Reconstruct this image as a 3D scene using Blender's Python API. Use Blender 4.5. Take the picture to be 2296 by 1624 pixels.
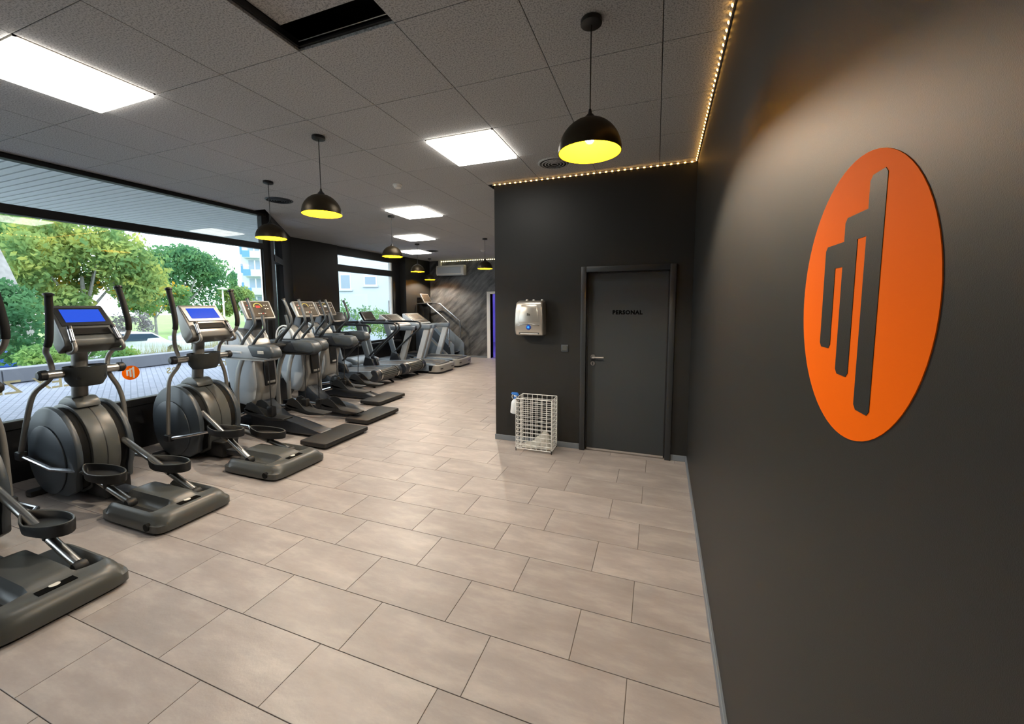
import bpy, bmesh, math, random
from mathutils import Vector, Matrix
random.seed(7)
PI = math.pi
for o in list(bpy.data.objects): bpy.data.objects.remove(o)
scene = bpy.context.scene
COL = scene.collection

# ------------------------------------------------------------------ camera
YAW, PITCH, ROLL = 0.354719, 0.092723, -0.004137
FPX, CXP, CYP, CAMH = 881.874, 1143.08, 765.758, 1.6408
H = 3.034                                     # ceiling height
cd = bpy.data.cameras.new('camera'); cam = bpy.data.objects.new('camera', cd); COL.objects.link(cam)
fw = Vector((-math.sin(YAW)*math.cos(PITCH), math.cos(YAW)*math.cos(PITCH), -math.sin(PITCH)))
r0 = Vector((math.cos(YAW), math.sin(YAW), 0)); u0 = r0.cross(fw)
rr = r0*math.cos(ROLL) + u0*math.sin(ROLL); uu = u0*math.cos(ROLL) - r0*math.sin(ROLL)
m = Matrix((rr, uu, -fw)).transposed().to_4x4(); m.translation = (0, 0, CAMH)
cam.matrix_world = m
cd.sensor_fit = 'HORIZONTAL'; cd.sensor_width = 36.0
cd.lens = FPX/2296*36.0
cd.shift_x = (1148-CXP)/2296; cd.shift_y = (CYP-812)/2296
cd.clip_start = 0.02; cd.clip_end = 500
scene.camera = cam

# ------------------------------------------------------------------ world, exposure
w = bpy.data.worlds.new('sky'); scene.world = w; w.use_nodes = True
bg = w.node_tree.nodes['Background']
bg.inputs[0].default_value = (0.86, 0.93, 1.0, 1); bg.inputs[1].default_value = 4.2
vs = scene.view_settings
vs.view_transform = 'Standard'; vs.look = 'None'; vs.exposure = 0.18; vs.gamma = 1.0; vs.use_curve_mapping = False
PANEL_L = 11.0      # radiance of the ceiling panels
BULB_L = 4600.0      # radiance of the pendant bulbs
LED_L = 24.0

# ------------------------------------------------------------------ helpers
def bmn(): return bmesh.new()
def box(bm, x0, x1, y0, y1, z0, z1):
    v = [bm.verts.new(p) for p in ((x0,y0,z0),(x1,y0,z0),(x1,y1,z0),(x0,y1,z0),(x0,y0,z1),(x1,y0,z1),(x1,y1,z1),(x0,y1,z1))]
    for f in ((3,2,1,0),(4,5,6,7),(0,1,5,4),(1,2,6,5),(2,3,7,6),(3,0,4,7)): bm.faces.new([v[i] for i in f])
    return v
def prism(bm, prof, y0, y1):
    """profile of (x,z) points swept along y"""
    a = [bm.verts.new((x, y0, z)) for x, z in prof]; b = [bm.verts.new((x, y1, z)) for x, z in prof]
    n = len(prof); bm.faces.new(a); bm.faces.new(b[::-1])
    for i in range(n): bm.faces.new((a[i], b[i], b[(i+1)%n], a[(i+1)%n]))
    return a + b
def prismz(bm, prof, z0, z1):
    a = [bm.verts.new((x, y, z0)) for x, y in prof]; b = [bm.verts.new((x, y, z1)) for x, y in prof]
    n = len(prof); bm.faces.new(a[::-1]); bm.faces.new(b)
    for i in range(n): bm.faces.new((a[i], a[(i+1)%n], b[(i+1)%n], b[i]))
    return a + b
def bevel(bm, wd, seg=2, ang=30):
    bmesh.ops.recalc_face_normals(bm, faces=bm.faces)
    ed = [e for e in bm.edges if len(e.link_faces) == 2 and e.calc_face_angle(0) > math.radians(ang)]
    bmesh.ops.bevel(bm, geom=ed, offset=wd, segments=seg, affect='EDGES', profile=0.5, clamp_overlap=True)
    return bm
def spline(pts, res):
    pts = [Vector(p) for p in pts]
    if res < 2 or len(pts) < 3: return pts
    out = []
    for i in range(len(pts)-1):
        p0 = pts[max(i-1, 0)]; p1 = pts[i]; p2 = pts[i+1]; p3 = pts[min(i+2, len(pts)-1)]
        for k in range(res):
            t = k/res
            out.append(0.5*((2*p1) + (p2-p0)*t + (2*p0-5*p1+4*p2-p3)*t*t + (3*p1-p0-3*p2+p3)*t**3))
    out.append(pts[-1]); return out
def tube(bm, pts, r, seg=10, res=4, flat=1.0):
    """round bar along points; r number or (start,end); flat squeezes one axis"""
    P = spline(pts, res); n = len(P)
    T = [(P[min(i+1, n-1)]-P[max(i-1, 0)]).normalized() for i in range(n)]
    N = T[0].orthogonal().normalized() if abs(T[0].y) > .99 else T[0].cross(Vector((0, 1, 0))).normalized()
    rings = []
    for i in range(n):
        N = (N - T[i]*N.dot(T[i])).normalized(); B = T[i].cross(N)
        ri = r if not isinstance(r, tuple) else r[0] + (r[1]-r[0])*i/(n-1)
        rings.append([bm.verts.new(P[i] + N*(ri*math.cos(2*PI*k/seg)) + B*(ri*flat*math.sin(2*PI*k/seg))) for k in range(seg)])
    for a, b in zip(rings, rings[1:]):
        for k in range(seg): bm.faces.new((a[k], a[(k+1)%seg], b[(k+1)%seg], b[k]))
    bm.faces.new(rings[0][::-1]); bm.faces.new(rings[-1])
def lathe(bm, prof, seg=24, c=(0,0,0), axis='z', close=False):
    """prof of (r,h); axis z or y"""
    rings = []
    for r, h in prof:
        if r < 1e-6:
            p = (c[0], c[1], c[2]+h) if axis == 'z' else (c[0], c[1]+h, c[2])
            rings.append([bm.verts.new(p)])
        else:
            L = []
            for k in range(seg):
                a = 2*PI*k/seg
                p = (c[0]+r*math.cos(a), c[1]+r*math.sin(a), c[2]+h) if axis == 'z' else (c[0]+r*math.cos(a), c[1]+h, c[2]+r*math.sin(a))
                L.append(bm.verts.new(p))
            rings.append(L)
    for a, b in zip(rings, rings[1:]):
        for k in range(seg):
            if len(a) == 1 and len(b) == 1: continue
            if len(a) == 1: bm.faces.new((a[0], b[k], b[(k+1)%seg]))
            elif len(b) == 1: bm.faces.new((a[k], b[0], a[(k+1)%seg]))
            else: bm.faces.new((a[k], b[k], b[(k+1)%seg], a[(k+1)%seg]))
def rot(bm, M, verts=None):
    bmesh.ops.transform(bm, matrix=M, verts=verts or bm.verts)
    return bm
def rrect(hx, hy, r, n=4, cx=0, cy=0):
    o = []
    for sx, sy, a0 in ((1,1,0),(-1,1,90),(-1,-1,180),(1,-1,270)):
        for k in range(n+1):
            a = math.radians(a0 + 90*k/n); o.append((cx+sx*(hx-r)+r*math.cos(a), cy+sy*(hy-r)+r*math.sin(a)))
    return o
def mesh_of(bm, name, mat, sharp=35):
    bmesh.ops.recalc_face_normals(bm, faces=bm.faces)
    me = bpy.data.meshes.new(name); bm.to_mesh(me); bm.free()
    if sharp:
        me.polygons.foreach_set('use_smooth', [True]*len(me.polygons)); me.set_sharp_from_angle(angle=math.radians(sharp))
    if mat: me.materials.append(mat)
    return me
def obj(name, bm, mat, parent=None, loc=None, sharp=35):
    me = bm if isinstance(bm, bpy.types.Mesh) else mesh_of(bm, name, mat, sharp)
    o = bpy.data.objects.new(name, me); COL.objects.link(o)
    if parent: o.parent = parent
    if loc: o.location = loc
    return o
def tag(o, label, cat, group=None):
    o['label'] = label; o['category'] = cat
    if group: o['group'] = group
    return o
def thing(name, label, cat, loc=(0,0,0), rz=0, group=None):
    o = bpy.data.objects.new(name, None); COL.objects.link(o); o.empty_display_size = .1
    o.location = loc; o.rotation_euler = (0, 0, rz)
    return tag(o, label, cat, group)
def struct(name, bm, mat, label=None, sharp=35):
    o = obj(name, bm, mat, sharp=sharp); o['kind'] = 'structure'
    if label: o['label'] = label
    return o
def copy_tree(o, parent=None):
    c = o.copy(); COL.objects.link(c); c.parent = parent
    for ch in list(o.children): copy_tree(ch, c)
    return c
def text_mesh(txt, size, depth, bold=0.0, name='lettering', space=1.0):
    cu = bpy.data.curves.new(name, 'FONT'); cu.body = txt; cu.size = size; cu.extrude = depth; cu.offset = bold
    cu.align_x = 'CENTER'; cu.align_y = 'CENTER'; cu.resolution_u = 3; cu.space_character = space
    ob = bpy.data.objects.new(name, cu); COL.objects.link(ob)
    dg = bpy.context.evaluated_depsgraph_get(); dg.update()
    me = bpy.data.meshes.new_from_object(ob.evaluated_get(dg)); me.name = name
    bpy.data.objects.remove(ob); bpy.data.curves.remove(cu)
    return me

# ------------------------------------------------------------------ materials
def mat(name, col, rough=.5, metal=0.0, emit=None, es=0.0, bump=0.0, bscale=200, var=0.0, vscale=8, spec=.5, coat=0.0):
    ma = bpy.data.materials.new(name); ma.use_nodes = True
    nt = ma.node_tree; b = nt.nodes['Principled BSDF']
    b.inputs['Base Color'].default_value = (*col, 1); b.inputs['Roughness'].default_value = rough
    b.inputs['Metallic'].default_value = metal; b.inputs['Specular IOR Level'].default_value = spec
    b.inputs['Coat Weight'].default_value = coat
    if emit: b.inputs['Emission Color'].default_value = (*emit, 1); b.inputs['Emission Strength'].default_value = es
    tc = None
    if bump or var:
        tc = nt.nodes.new('ShaderNodeTexCoord')
    if bump:
        n = nt.nodes.new('ShaderNodeTexNoise'); n.inputs['Scale'].default_value = bscale; n.inputs['Detail'].default_value = 3
        nt.links.new(tc.outputs['Object'], n.inputs['Vector'])
        bp = nt.nodes.new('ShaderNodeBump'); bp.inputs['Strength'].default_value = bump; bp.inputs['Distance'].default_value = .004
        nt.links.new(n.outputs['Fac'], bp.inputs['Height']); nt.links.new(bp.outputs['Normal'], b.inputs['Normal'])
    if var:
        n = nt.nodes.new('ShaderNodeTexNoise'); n.inputs['Scale'].default_value = vscale; n.inputs['Detail'].default_value = 4
        nt.links.new(tc.outputs['Object'], n.inputs['Vector'])
        mx = nt.nodes.new('ShaderNodeMix'); mx.data_type = 'RGBA'
        mx.inputs['A'].default_value = (*[c*(1-var) for c in col], 1); mx.inputs['B'].default_value = (*[min(1, c*(1+var)) for c in col], 1)
        nt.links.new(n.outputs['Fac'], mx.inputs['Factor']); nt.links.new(mx.outputs['Result'], b.inputs['Base Color'])
    return ma
def emis(name, col, s):
    ma = bpy.data.materials.new(name); ma.use_nodes = True; nt = ma.node_tree; nt.nodes.clear()
    o = nt.nodes.new('ShaderNodeOutputMaterial'); e = nt.nodes.new('ShaderNodeEmission')
    e.inputs[0].default_value = (*col, 1); e.inputs[1].default_value = s
    nt.links.new(e.outputs[0], o.inputs[0]); return ma

def floor_mat():
    ma = mat('stone_look_tile', (.5,.45,.42), .42); nt = ma.node_tree; b = nt.nodes['Principled BSDF']
    tc = nt.nodes.new('ShaderNodeTexCoord'); oi = nt.nodes.new('ShaderNodeObjectInfo')
    add = nt.nodes.new('ShaderNodeVectorMath'); add.operation = 'MULTIPLY_ADD'
    nt.links.new(oi.outputs['Random'], add.inputs[0]); add.inputs[1].default_value = (37, 53, 0); nt.links.new(tc.outputs['Object'], add.inputs[2])
    mp = nt.nodes.new('ShaderNodeMapping'); mp.inputs['Scale'].default_value = (2.2, 6.5, 1); nt.links.new(add.outputs[0], mp.inputs[0])
    n1 = nt.nodes.new('ShaderNodeTexNoise'); n1.inputs['Scale'].default_value = 1.1; n1.inputs['Detail'].default_value = 8; n1.inputs['Roughness'].default_value = .65
    nt.links.new(mp.outputs[0], n1.inputs['Vector'])
    cr = nt.nodes.new('ShaderNodeValToRGB'); e = cr.color_ramp.elements
    e[0].position = .30; e[0].color = (.30,.262,.243,1); e[1].position = .72; e[1].color = (.47,.425,.39,1)
    el = cr.color_ramp.elements.new(.5); el.color = (.36,.318,.297,1)
    nt.links.new(n1.outputs['Fac'], cr.inputs[0])
    hs = nt.nodes.new('ShaderNodeHueSaturation'); nt.links.new(cr.outputs[0], hs.inputs['Color'])
    mr = nt.nodes.new('ShaderNodeMapRange'); mr.inputs['To Min'].default_value = .93; mr.inputs['To Max'].default_value = 1.07
    nt.links.new(oi.outputs['Random'], mr.inputs[0]); nt.links.new(mr.outputs[0], hs.inputs['Value'])
    nt.links.new(hs.outputs[0], b.inputs['Base Color'])
    n2 = nt.nodes.new('ShaderNodeTexNoise'); n2.inputs['Scale'].default_value = 90; n2.inputs['Detail'].default_value = 4
    nt.links.new(tc.outputs['Object'], n2.inputs['Vector'])
    bp = nt.nodes.new('ShaderNodeBump'); bp.inputs['Strength'].default_value = .25; bp.inputs['Distance'].default_value = .002
    nt.links.new(n2.outputs['Fac'], bp.inputs['Height']); nt.links.new(bp.outputs[0], b.inputs['Normal'])
    return ma
def ceil_mat():
    ma = mat('mineral_fibre', (.2,.2,.2), .9, spec=.2); nt = ma.node_tree; b = nt.nodes['Principled BSDF']
    tc = nt.nodes.new('ShaderNodeTexCoord'); oi = nt.nodes.new('ShaderNodeObjectInfo')
    add = nt.nodes.new('ShaderNodeVectorMath'); add.operation = 'MULTIPLY_ADD'
    nt.links.new(oi.outputs['Random'], add.inputs[0]); add.inputs[1].default_value = (11, 17, 0); nt.links.new(tc.outputs['Object'], add.inputs[2])
    n = nt.nodes.new('ShaderNodeTexNoise'); n.inputs['Scale'].default_value = 120; n.inputs['Detail'].default_value = 4; n.inputs['Roughness'].default_value = .7
    nt.links.new(add.outputs[0], n.inputs['Vector'])
    cr = nt.nodes.new('ShaderNodeValToRGB'); e = cr.color_ramp.elements
    e[0].position = .40; e[0].color = (.30,.30,.31,1); e[1].position = .53; e[1].color = (.58,.58,.58,1)
    nt.links.new(n.outputs['Fac'], cr.inputs[0]); nt.links.new(cr.outputs[0], b.inputs['Base Color'])
    bp = nt.nodes.new('ShaderNodeBump'); bp.inputs['Strength'].default_value = .35; bp.inputs['Distance'].default_value = .002
    nt.links.new(n.outputs['Fac'], bp.inputs['Height']); nt.links.new(bp.outputs[0], b.inputs['Normal'])
    return ma
def plaster_mat():
    ma = mat('trowelled_dark_plaster', (.08,.08,.08), .5); nt = ma.node_tree; b = nt.nodes['Principled BSDF']
    tc = nt.nodes.new('ShaderNodeTexCoord'); mp = nt.nodes.new('ShaderNodeMapping')
    mp.vector_type = 'TEXTURE'; mp.inputs['Rotation'].default_value = (0, math.radians(-42), 0); mp.inputs['Scale'].default_value = (.9, 1, .2)
    nt.links.new(tc.outputs['Object'], mp.inputs[0])
    n = nt.nodes.new('ShaderNodeTexNoise'); n.inputs['Scale'].default_value = 1.6; n.inputs['Detail'].default_value = 7; n.inputs['Roughness'].default_value = .6
    nt.links.new(mp.outputs[0], n.inputs['Vector'])
    cr = nt.nodes.new('ShaderNodeValToRGB'); e = cr.color_ramp.elements
    e[0].position = .36; e[0].color = (.035,.036,.04,1); e[1].position = .68; e[1].color = (.16,.16,.165,1)
    nt.links.new(n.outputs['Fac'], cr.inputs[0]); nt.links.new(cr.outputs[0], b.inputs['Base Color'])
    return ma
def glass_mat(name='window_glass', tint=(.93,.97,.98)):
    ma = bpy.data.materials.new(name); ma.use_nodes = True; nt = ma.node_tree; nt.nodes.clear()
    o = nt.nodes.new('ShaderNodeOutputMaterial'); t = nt.nodes.new('ShaderNodeBsdfTransparent'); g = nt.nodes.new('ShaderNodeBsdfGlossy')
    t.inputs[0].default_value = (*tint, 1); g.inputs['Roughness'].default_value = .0
    lw = nt.nodes.new('ShaderNodeLayerWeight'); lw.inputs['Blend'].default_value = .5
    pw_ = nt.nodes.new('ShaderNodeMath'); pw_.operation = 'POWER'; pw_.inputs[1].default_value = 5; nt.links.new(lw.outputs['Facing'], pw_.inputs[0])
    fr = nt.nodes.new('ShaderNodeMath'); fr.operation = 'MULTIPLY_ADD'; fr.inputs[1].default_value = .96; fr.inputs[2].default_value = .035; nt.links.new(pw_.outputs[0], fr.inputs[0])
    mx = nt.nodes.new('ShaderNodeMixShader'); nt.links.new(fr.outputs[0], mx.inputs[0]); nt.links.new(t.outputs[0], mx.inputs[1]); nt.links.new(g.outputs[0], mx.inputs[2])
    nt.links.new(mx.outputs[0], o.inputs[0]); return ma
def leaf_mat(name, c0, c1, c2):
    ma = bpy.data.materials.new(name); ma.use_nodes = True; nt = ma.node_tree; nt.nodes.clear()
    o = nt.nodes.new('ShaderNodeOutputMaterial'); d = nt.nodes.new('ShaderNodeBsdfDiffuse'); t = nt.nodes.new('ShaderNodeBsdfTranslucent'); mx = nt.nodes.new('ShaderNodeMixShader')
    mx.inputs[0].default_value = .45
    tc = nt.nodes.new('ShaderNodeTexCoord'); n = nt.nodes.new('ShaderNodeTexNoise'); n.inputs['Scale'].default_value = .9; n.inputs['Detail'].default_value = 6
    nt.links.new(tc.outputs['Object'], n.inputs['Vector'])
    cr = nt.nodes.new('ShaderNodeValToRGB'); e = cr.color_ramp.elements
    e[0].position = .38; e[0].color = (*c0, 1); e[1].position = .70; e[1].color = (*c2, 1)
    cr.color_ramp.elements.new(.55).color = (*c1, 1)
    nt.links.new(n.outputs['Fac'], cr.inputs[0])
    for s in (d, t): nt.links.new(cr.outputs[0], s.inputs[0])
    nt.links.new(d.outputs[0], mx.inputs[1]); nt.links.new(t.outputs[0], mx.inputs[2]); nt.links.new(mx.outputs[0], o.inputs[0])
    return ma
def paving_mat():
    ma = mat('outdoor_paving', (.45,.46,.5), .8); nt = ma.node_tree; b = nt.nodes['Principled BSDF']
    tc = nt.nodes.new('ShaderNodeTexCoord'); br = nt.nodes.new('ShaderNodeTexBrick'); br.inputs['Scale'].default_value = 2.6
    br.inputs['Color1'].default_value = (.205,.22,.275,1); br.inputs['Color2'].default_value = (.245,.255,.315,1); br.inputs['Mortar'].default_value = (.13,.14,.18,1); br.inputs['Mortar Size'].default_value = .02
    mp = nt.nodes.new('ShaderNodeMapping'); mp.inputs['Rotation'].default_value = (0, 0, .45)
    nt.links.new(tc.outputs['Object'], mp.inputs[0]); nt.links.new(mp.outputs[0], br.inputs['Vector']); nt.links.new(br.outputs['Color'], b.inputs['Base Color'])
    return ma

M = {}
M['tile'] = floor_mat(); M['ceil'] = ceil_mat(); M['plaster'] = plaster_mat(); M['glass'] = glass_mat(); M['paving'] = paving_mat()
M['grout'] = mat('dark_joint', (.15,.128,.115), .9)
M['void'] = mat('dark_slab', (.035,.034,.033), .9, spec=.2)
M['wall'] = mat('black_wall_paint', (.0175,.017,.0162), .5, bump=.10, bscale=800, spec=.3)
M['frameblk'] = mat('black_window_frame', (.008,.008,.009), .5, spec=.3)
M['base'] = mat('grey_skirting', (.16,.18,.205), .5)
M['door'] = mat('anthracite_door', (.030,.0345,.0375), .5, bump=.05, bscale=300)
M['doorframe'] = mat('anthracite_frame', (.022,.024,.026), .4)
M['blacktxt'] = mat('black_lettering', (.003,.003,.003), .9, spec=.05)
M['steel'] = mat('brushed_steel', (.6,.58,.55), .28, 1)
M['chrome'] = mat('polished_tube', (.62,.62,.64), .22, 1)
M['orange'] = mat('orange_vinyl', (1.0,.15,.0), .7, spec=.06)
M['black'] = mat('black_plastic', (.010,.010,.011), .45)
M['blackm'] = mat('black_matt', (.006,.006,.006), .8, spec=.2)
M['grip'] = mat('black_foam', (.008,.008,.008), .7, spec=.3)
M['gun'] = mat('gunmetal_plastic', (.075,.077,.073), .38, bump=.05, bscale=400)
M['gunblue'] = mat('slate_plastic', (.046,.056,.067), .42)
M['tubeg'] = mat('grey_painted_tube', (.20,.19,.175), .35, .3)
M['silver'] = mat('silver_plastic', (.33,.32,.30), .35, .3)
M['lightgrey'] = mat('light_grey_plastic', (.46,.49,.52), .4)
M['rubber'] = mat('black_rubber', (.012,.012,.013), .6)
M['belt'] = mat('grey_running_belt', (.075,.078,.085), .6, bump=.1, bscale=300)
M['navy'] = mat('blue_black_plastic', (.020,.024,.032), .4)
M['bluegrey'] = mat('blue_grey_panel', (.16,.20,.25), .4)
M['screen'] = mat('blue_screen', (.0,.0,.02), .15, emit=(.03,.11,.80), es=.85)
M['screendk'] = mat('dark_display', (.03,.028,.025), .12)
M['panelface'] = mat('dark_bronze_panel', (.040,.033,.025), .55, spec=.25)
M['red'] = mat('red_display', (.02,0,0), .3, emit=(.9,.05,.02), es=.7)
M['redp'] = mat('red_print', (.45,.03,.02), .4)
M['yellow'] = mat('yellow_arc_print', (.7,.6,.15), .4)
M['whitep'] = mat('white_print', (.75,.72,.65), .4)
M['white'] = mat('white_plastic', (.78,.77,.74), .4)
M['whitewire'] = mat('white_coated_wire', (.88,.87,.84), .35)
M['cloth'] = mat('white_cloth', (.82,.80,.74), .9, bump=.3, bscale=60)
M['bottle'] = mat('milky_bottle', (.70,.74,.78), .3); M['bluecap'] = mat('blue_trigger', (.03,.16,.55), .35)
M['dispenser'] = mat('satin_steel_cover', (.60,.56,.50), .3, .75)
M['goldin'] = mat('gold_leaf_lining', (.48,.22,.0012), .8, spec=.0)
M['shade'] = mat('bronze_black_shade', (.10,.078,.05), .38, .6, bump=.1, bscale=120)
M['bulb'] = emis('lit_bulb', (1.0,.90,.74), BULB_L)
M['diff'] = emis('lit_diffuser', (1.0,.95,.86), PANEL_L)
M['panelframe'] = mat('white_luminaire_frame', (.8,.74,.66), .5)
M['led'] = emis('amber_led', (1.0,.50,.10), LED_L)
M['ledtape'] = mat('led_tape', (.62,.50,.38), .5)
M['ledw'] = emis('warm_white_led', (1.0,.88,.45), LED_L)
M['ledblue'] = emis('blue_neon', (.17,.14,1.0), 120)
M['bulbblue'] = emis('blue_indicator', (.03,.25,1.0), 2.0)
M['concrete'] = mat('pale_concrete', (.20,.205,.23), .85, var=.12, vscale=2)
M['soffit'] = mat('white_soffit_board', (.86,.88,.88), .6)
M['bark'] = mat('grey_bark', (.30,.28,.28), .9, var=.4, vscale=6)
M['lawn'] = mat('lawn', (.20,.30,.09), .95, var=.3, vscale=.6)
M['drygrass'] = leaf_mat('dry_grass', (.30,.26,.12), (.42,.36,.2), (.30,.34,.12))
M['leafA'] = leaf_mat('yellow_green_leaves', (.15,.26,.10), (.32,.40,.13), (.54,.50,.12))
M['leafB'] = leaf_mat('deep_green_leaves', (.07,.18,.09), (.13,.27,.12), (.21,.36,.13))
M['leafC'] = leaf_mat('fresh_green_leaves', (.12,.25,.09), (.24,.39,.14), (.38,.46,.14))
M['leafO'] = leaf_mat('orange_leaves', (.5,.28,.03), (.7,.38,.03), (.75,.45,.05))
M['carwhite'] = mat('white_car_paint', (.60,.62,.66), .25, coat=.5); M['carblue'] = mat('blue_car_paint', (.03,.10,.45), .25, coat=.5)
M['carglass'] = mat('car_glass', (.03,.05,.10), .05)
M['facade'] = mat('white_render', (.48,.54,.59), .9); M['blueplate'] = mat('blue_cladding', (.09,.24,.46), .6)
M['winpane'] = mat('far_window_pane', (.22,.29,.36), .3); M['roofred'] = mat('red_roof_tile', (.42,.12,.10), .8)
M['brownframe'] = mat('brown_door_frame', (.10,.07,.06), .6)
M['gold'] = leaf_mat('gold_window_lettering', (.82,.74,.56), (.84,.76,.58), (.86,.78,.6))

# ------------------------------------------------------------------ room shell
XR = lambda y: 0.275 + 0.0155*y
YB = -3.5; YD = 4.36; YK = 11.12; XP = -1.8; XW = -5.57; X2 = -7.05
DG0 = (-5.57, 4.50); DG1 = (-6.98, 6.08)
def wallbox(name, p, q, z0, z1, th, m, side=1):
    """upright slab from p to q (plan); thickness to the left (side=1) of the direction"""
    p = Vector(p); q = Vector(q); d = (q-p).normalized(); n = Vector((-d.y, d.x))*side*th
    bm = bmn(); prismz(bm, [tuple(p), tuple(q), tuple(q+n), tuple(p+n)], z0, z1)
    return bm
# floor and tiles
poly = [(XR(YB), YB), (XR(YD), YD), (XP, YD), (XP, YK), (X2, YK), (X2, DG1[1]), DG1, DG0, (XW, YB)]
bm = bmn(); prismz(bm, [(.6,YB-.2),(.6,4.6),(-1.6,4.6),(-1.6,YK+.2),(X2-.2,YK+.2),(X2-.2,6.0),(-5.75,4.4),(-5.75,YB-.2)], -.25, -.003)
floor = struct('floor', bm, M['grout'], 'beige grey stone-look tiled floor')
def inside_clip(x0, x1, y0, y1):
    """clip tile rectangle to the room polygon (simple half-plane clipping per zone)"""
    pts = [(x0,y0),(x1,y0),(x1,y1),(x0,y1)]
    def clip(pts, a, b, c):            # keep a*x+b*y<=c
        out = []
        for i in range(len(pts)):
            p, q = pts[i], pts[(i+1)%len(pts)]
            dp, dq = a*p[0]+b*p[1]-c, a*q[0]+b*q[1]-c
            if dp <= 0: out.append(p)
            if dp*dq < 0:
                t = dp/(dp-dq); out.append((p[0]+(q[0]-p[0])*t, p[1]+(q[1]-p[1])*t))
        return out
    cx, cy = (x0+x1)/2, (y0+y1)/2
    pts = clip(pts, 1, -.0155, .275) if len(pts) else pts
    if y1 > YD and x1 > XP:
        if y0 < YD: pts = clip(pts, 0, 1, YD) if cx > XP else pts
        else: pts = clip(pts, 1, 0, XP) if pts else pts
    if pts: pts = clip(pts, 0, 1, YK)
    if pts: pts = clip(pts, -1, 0, 7.05)
    if pts and y0 < DG1[1]:
        dx, dy = DG1[0]-DG0[0], DG1[1]-DG0[1]      # room lies on the + side of the diagonal
        if y0 < DG0[1]-.3: pts = clip(pts, -1, 0, 5.57)
        else: pts = clip(pts, -dy, dx, -dy*DG0[0]+dx*DG0[1]) if False else clip(clip(pts, -1, 0, 7.05), -1, -.8924, 5.57-.8924*4.5) if pts else pts
    return pts
def area(p): return abs(sum(p[i][0]*p[(i+1)%len(p)][1]-p[(i+1)%len(p)][0]*p[i][1] for i in range(len(p))))/2 if len(p) > 2 else 0
TA, TB, TY0 = .65188, .3259, 1.3398
offs = {-2:-1.834, -1:-1.485, 0:-1.3765, 1:-.984, 2:-1.3765, 3:-1.63, 4:-2.024, 5:-1.598, 6:-1.368, 7:-.9485}
GAP = .0017
tiles = []
rng = random.Random(3)
for r in range(-15, 31):
    y0 = TY0 + r*TB; y1 = y0 + TB
    o = offs.get(r, -1.37 + (.33 if r % 2 else 0) + rng.uniform(-.09, .09))
    k0 = math.floor((X2-.7-o)/TA)
    for k in range(k0, k0+16):
        x0 = o + k*TA; x1 = x0 + TA
        p = inside_clip(x0+GAP, x1-GAP, y0+GAP, y1-GAP)
        if len(p) < 3 or area(p) < .004: continue
        c = Vector(((x0+x1)/2, (y0+y1)/2, 0)) - Vector((0,0,CAMH))
        dep = c.dot(fw); full = abs(area(p)-(TA-2*GAP)*(TB-2*GAP)) < 1e-5
        vis = dep > .5 and abs(c.dot(rr)/dep) < 1.42
        tiles.append((0 if vis else 1, c.length, p, full, ((x0+x1)/2, (y0+y1)/2)))
tiles.sort(key=lambda t: (t[0], t[1]))
def tile_bm(bm, p, cx=0, cy=0, z0=-.012, z1=0, inset=.0012):
    a = [(x-cx, y-cy) for x, y in p]; n = len(a); gx = sum(q[0] for q in a)/n; gy = sum(q[1] for q in a)/n
    V0 = [bm.verts.new((x, y, z0)) for x, y in a]; V1 = [bm.verts.new((x, y, z1-.0008 if z1 > z0 else z1+.0008)) for x, y in a]
    V2 = [bm.verts.new((x-math.copysign(min(inset, abs(x-gx)), x-gx), y-math.copysign(min(inset, abs(y-gy)), y-gy), z1)) for x, y in a]
    for A, B in ((V0, V1), (V1, V2)):
        for i in range(n): bm.faces.new((A[i], A[(i+1)%n], B[(i+1)%n], B[i]))
    bm.faces.new(V2)
bm = bmn(); tile_bm(bm, [(-TA/2+GAP,-TB/2+GAP),(TA/2-GAP,-TB/2+GAP),(TA/2-GAP,TB/2-GAP),(-TA/2+GAP,TB/2-GAP)]); full_me = mesh_of(bm, 'floor_tile', M['tile'], 0)
rest = bmn()
for i, (v, d, p, full, c) in enumerate(tiles):
    if i < 300:
        if full: obj('floor_tile', full_me, None, floor, (*c, 0))
        else:
            bm = bmn(); tile_bm(bm, p, *c); obj('floor_tile', bm, M['tile'], floor, (*c, 0), sharp=0)
    else: tile_bm(rest, p)
o = obj('floor_tiles_behind', rest, M['tile'], floor, sharp=0); o['kind'] = 'stuff'

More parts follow.
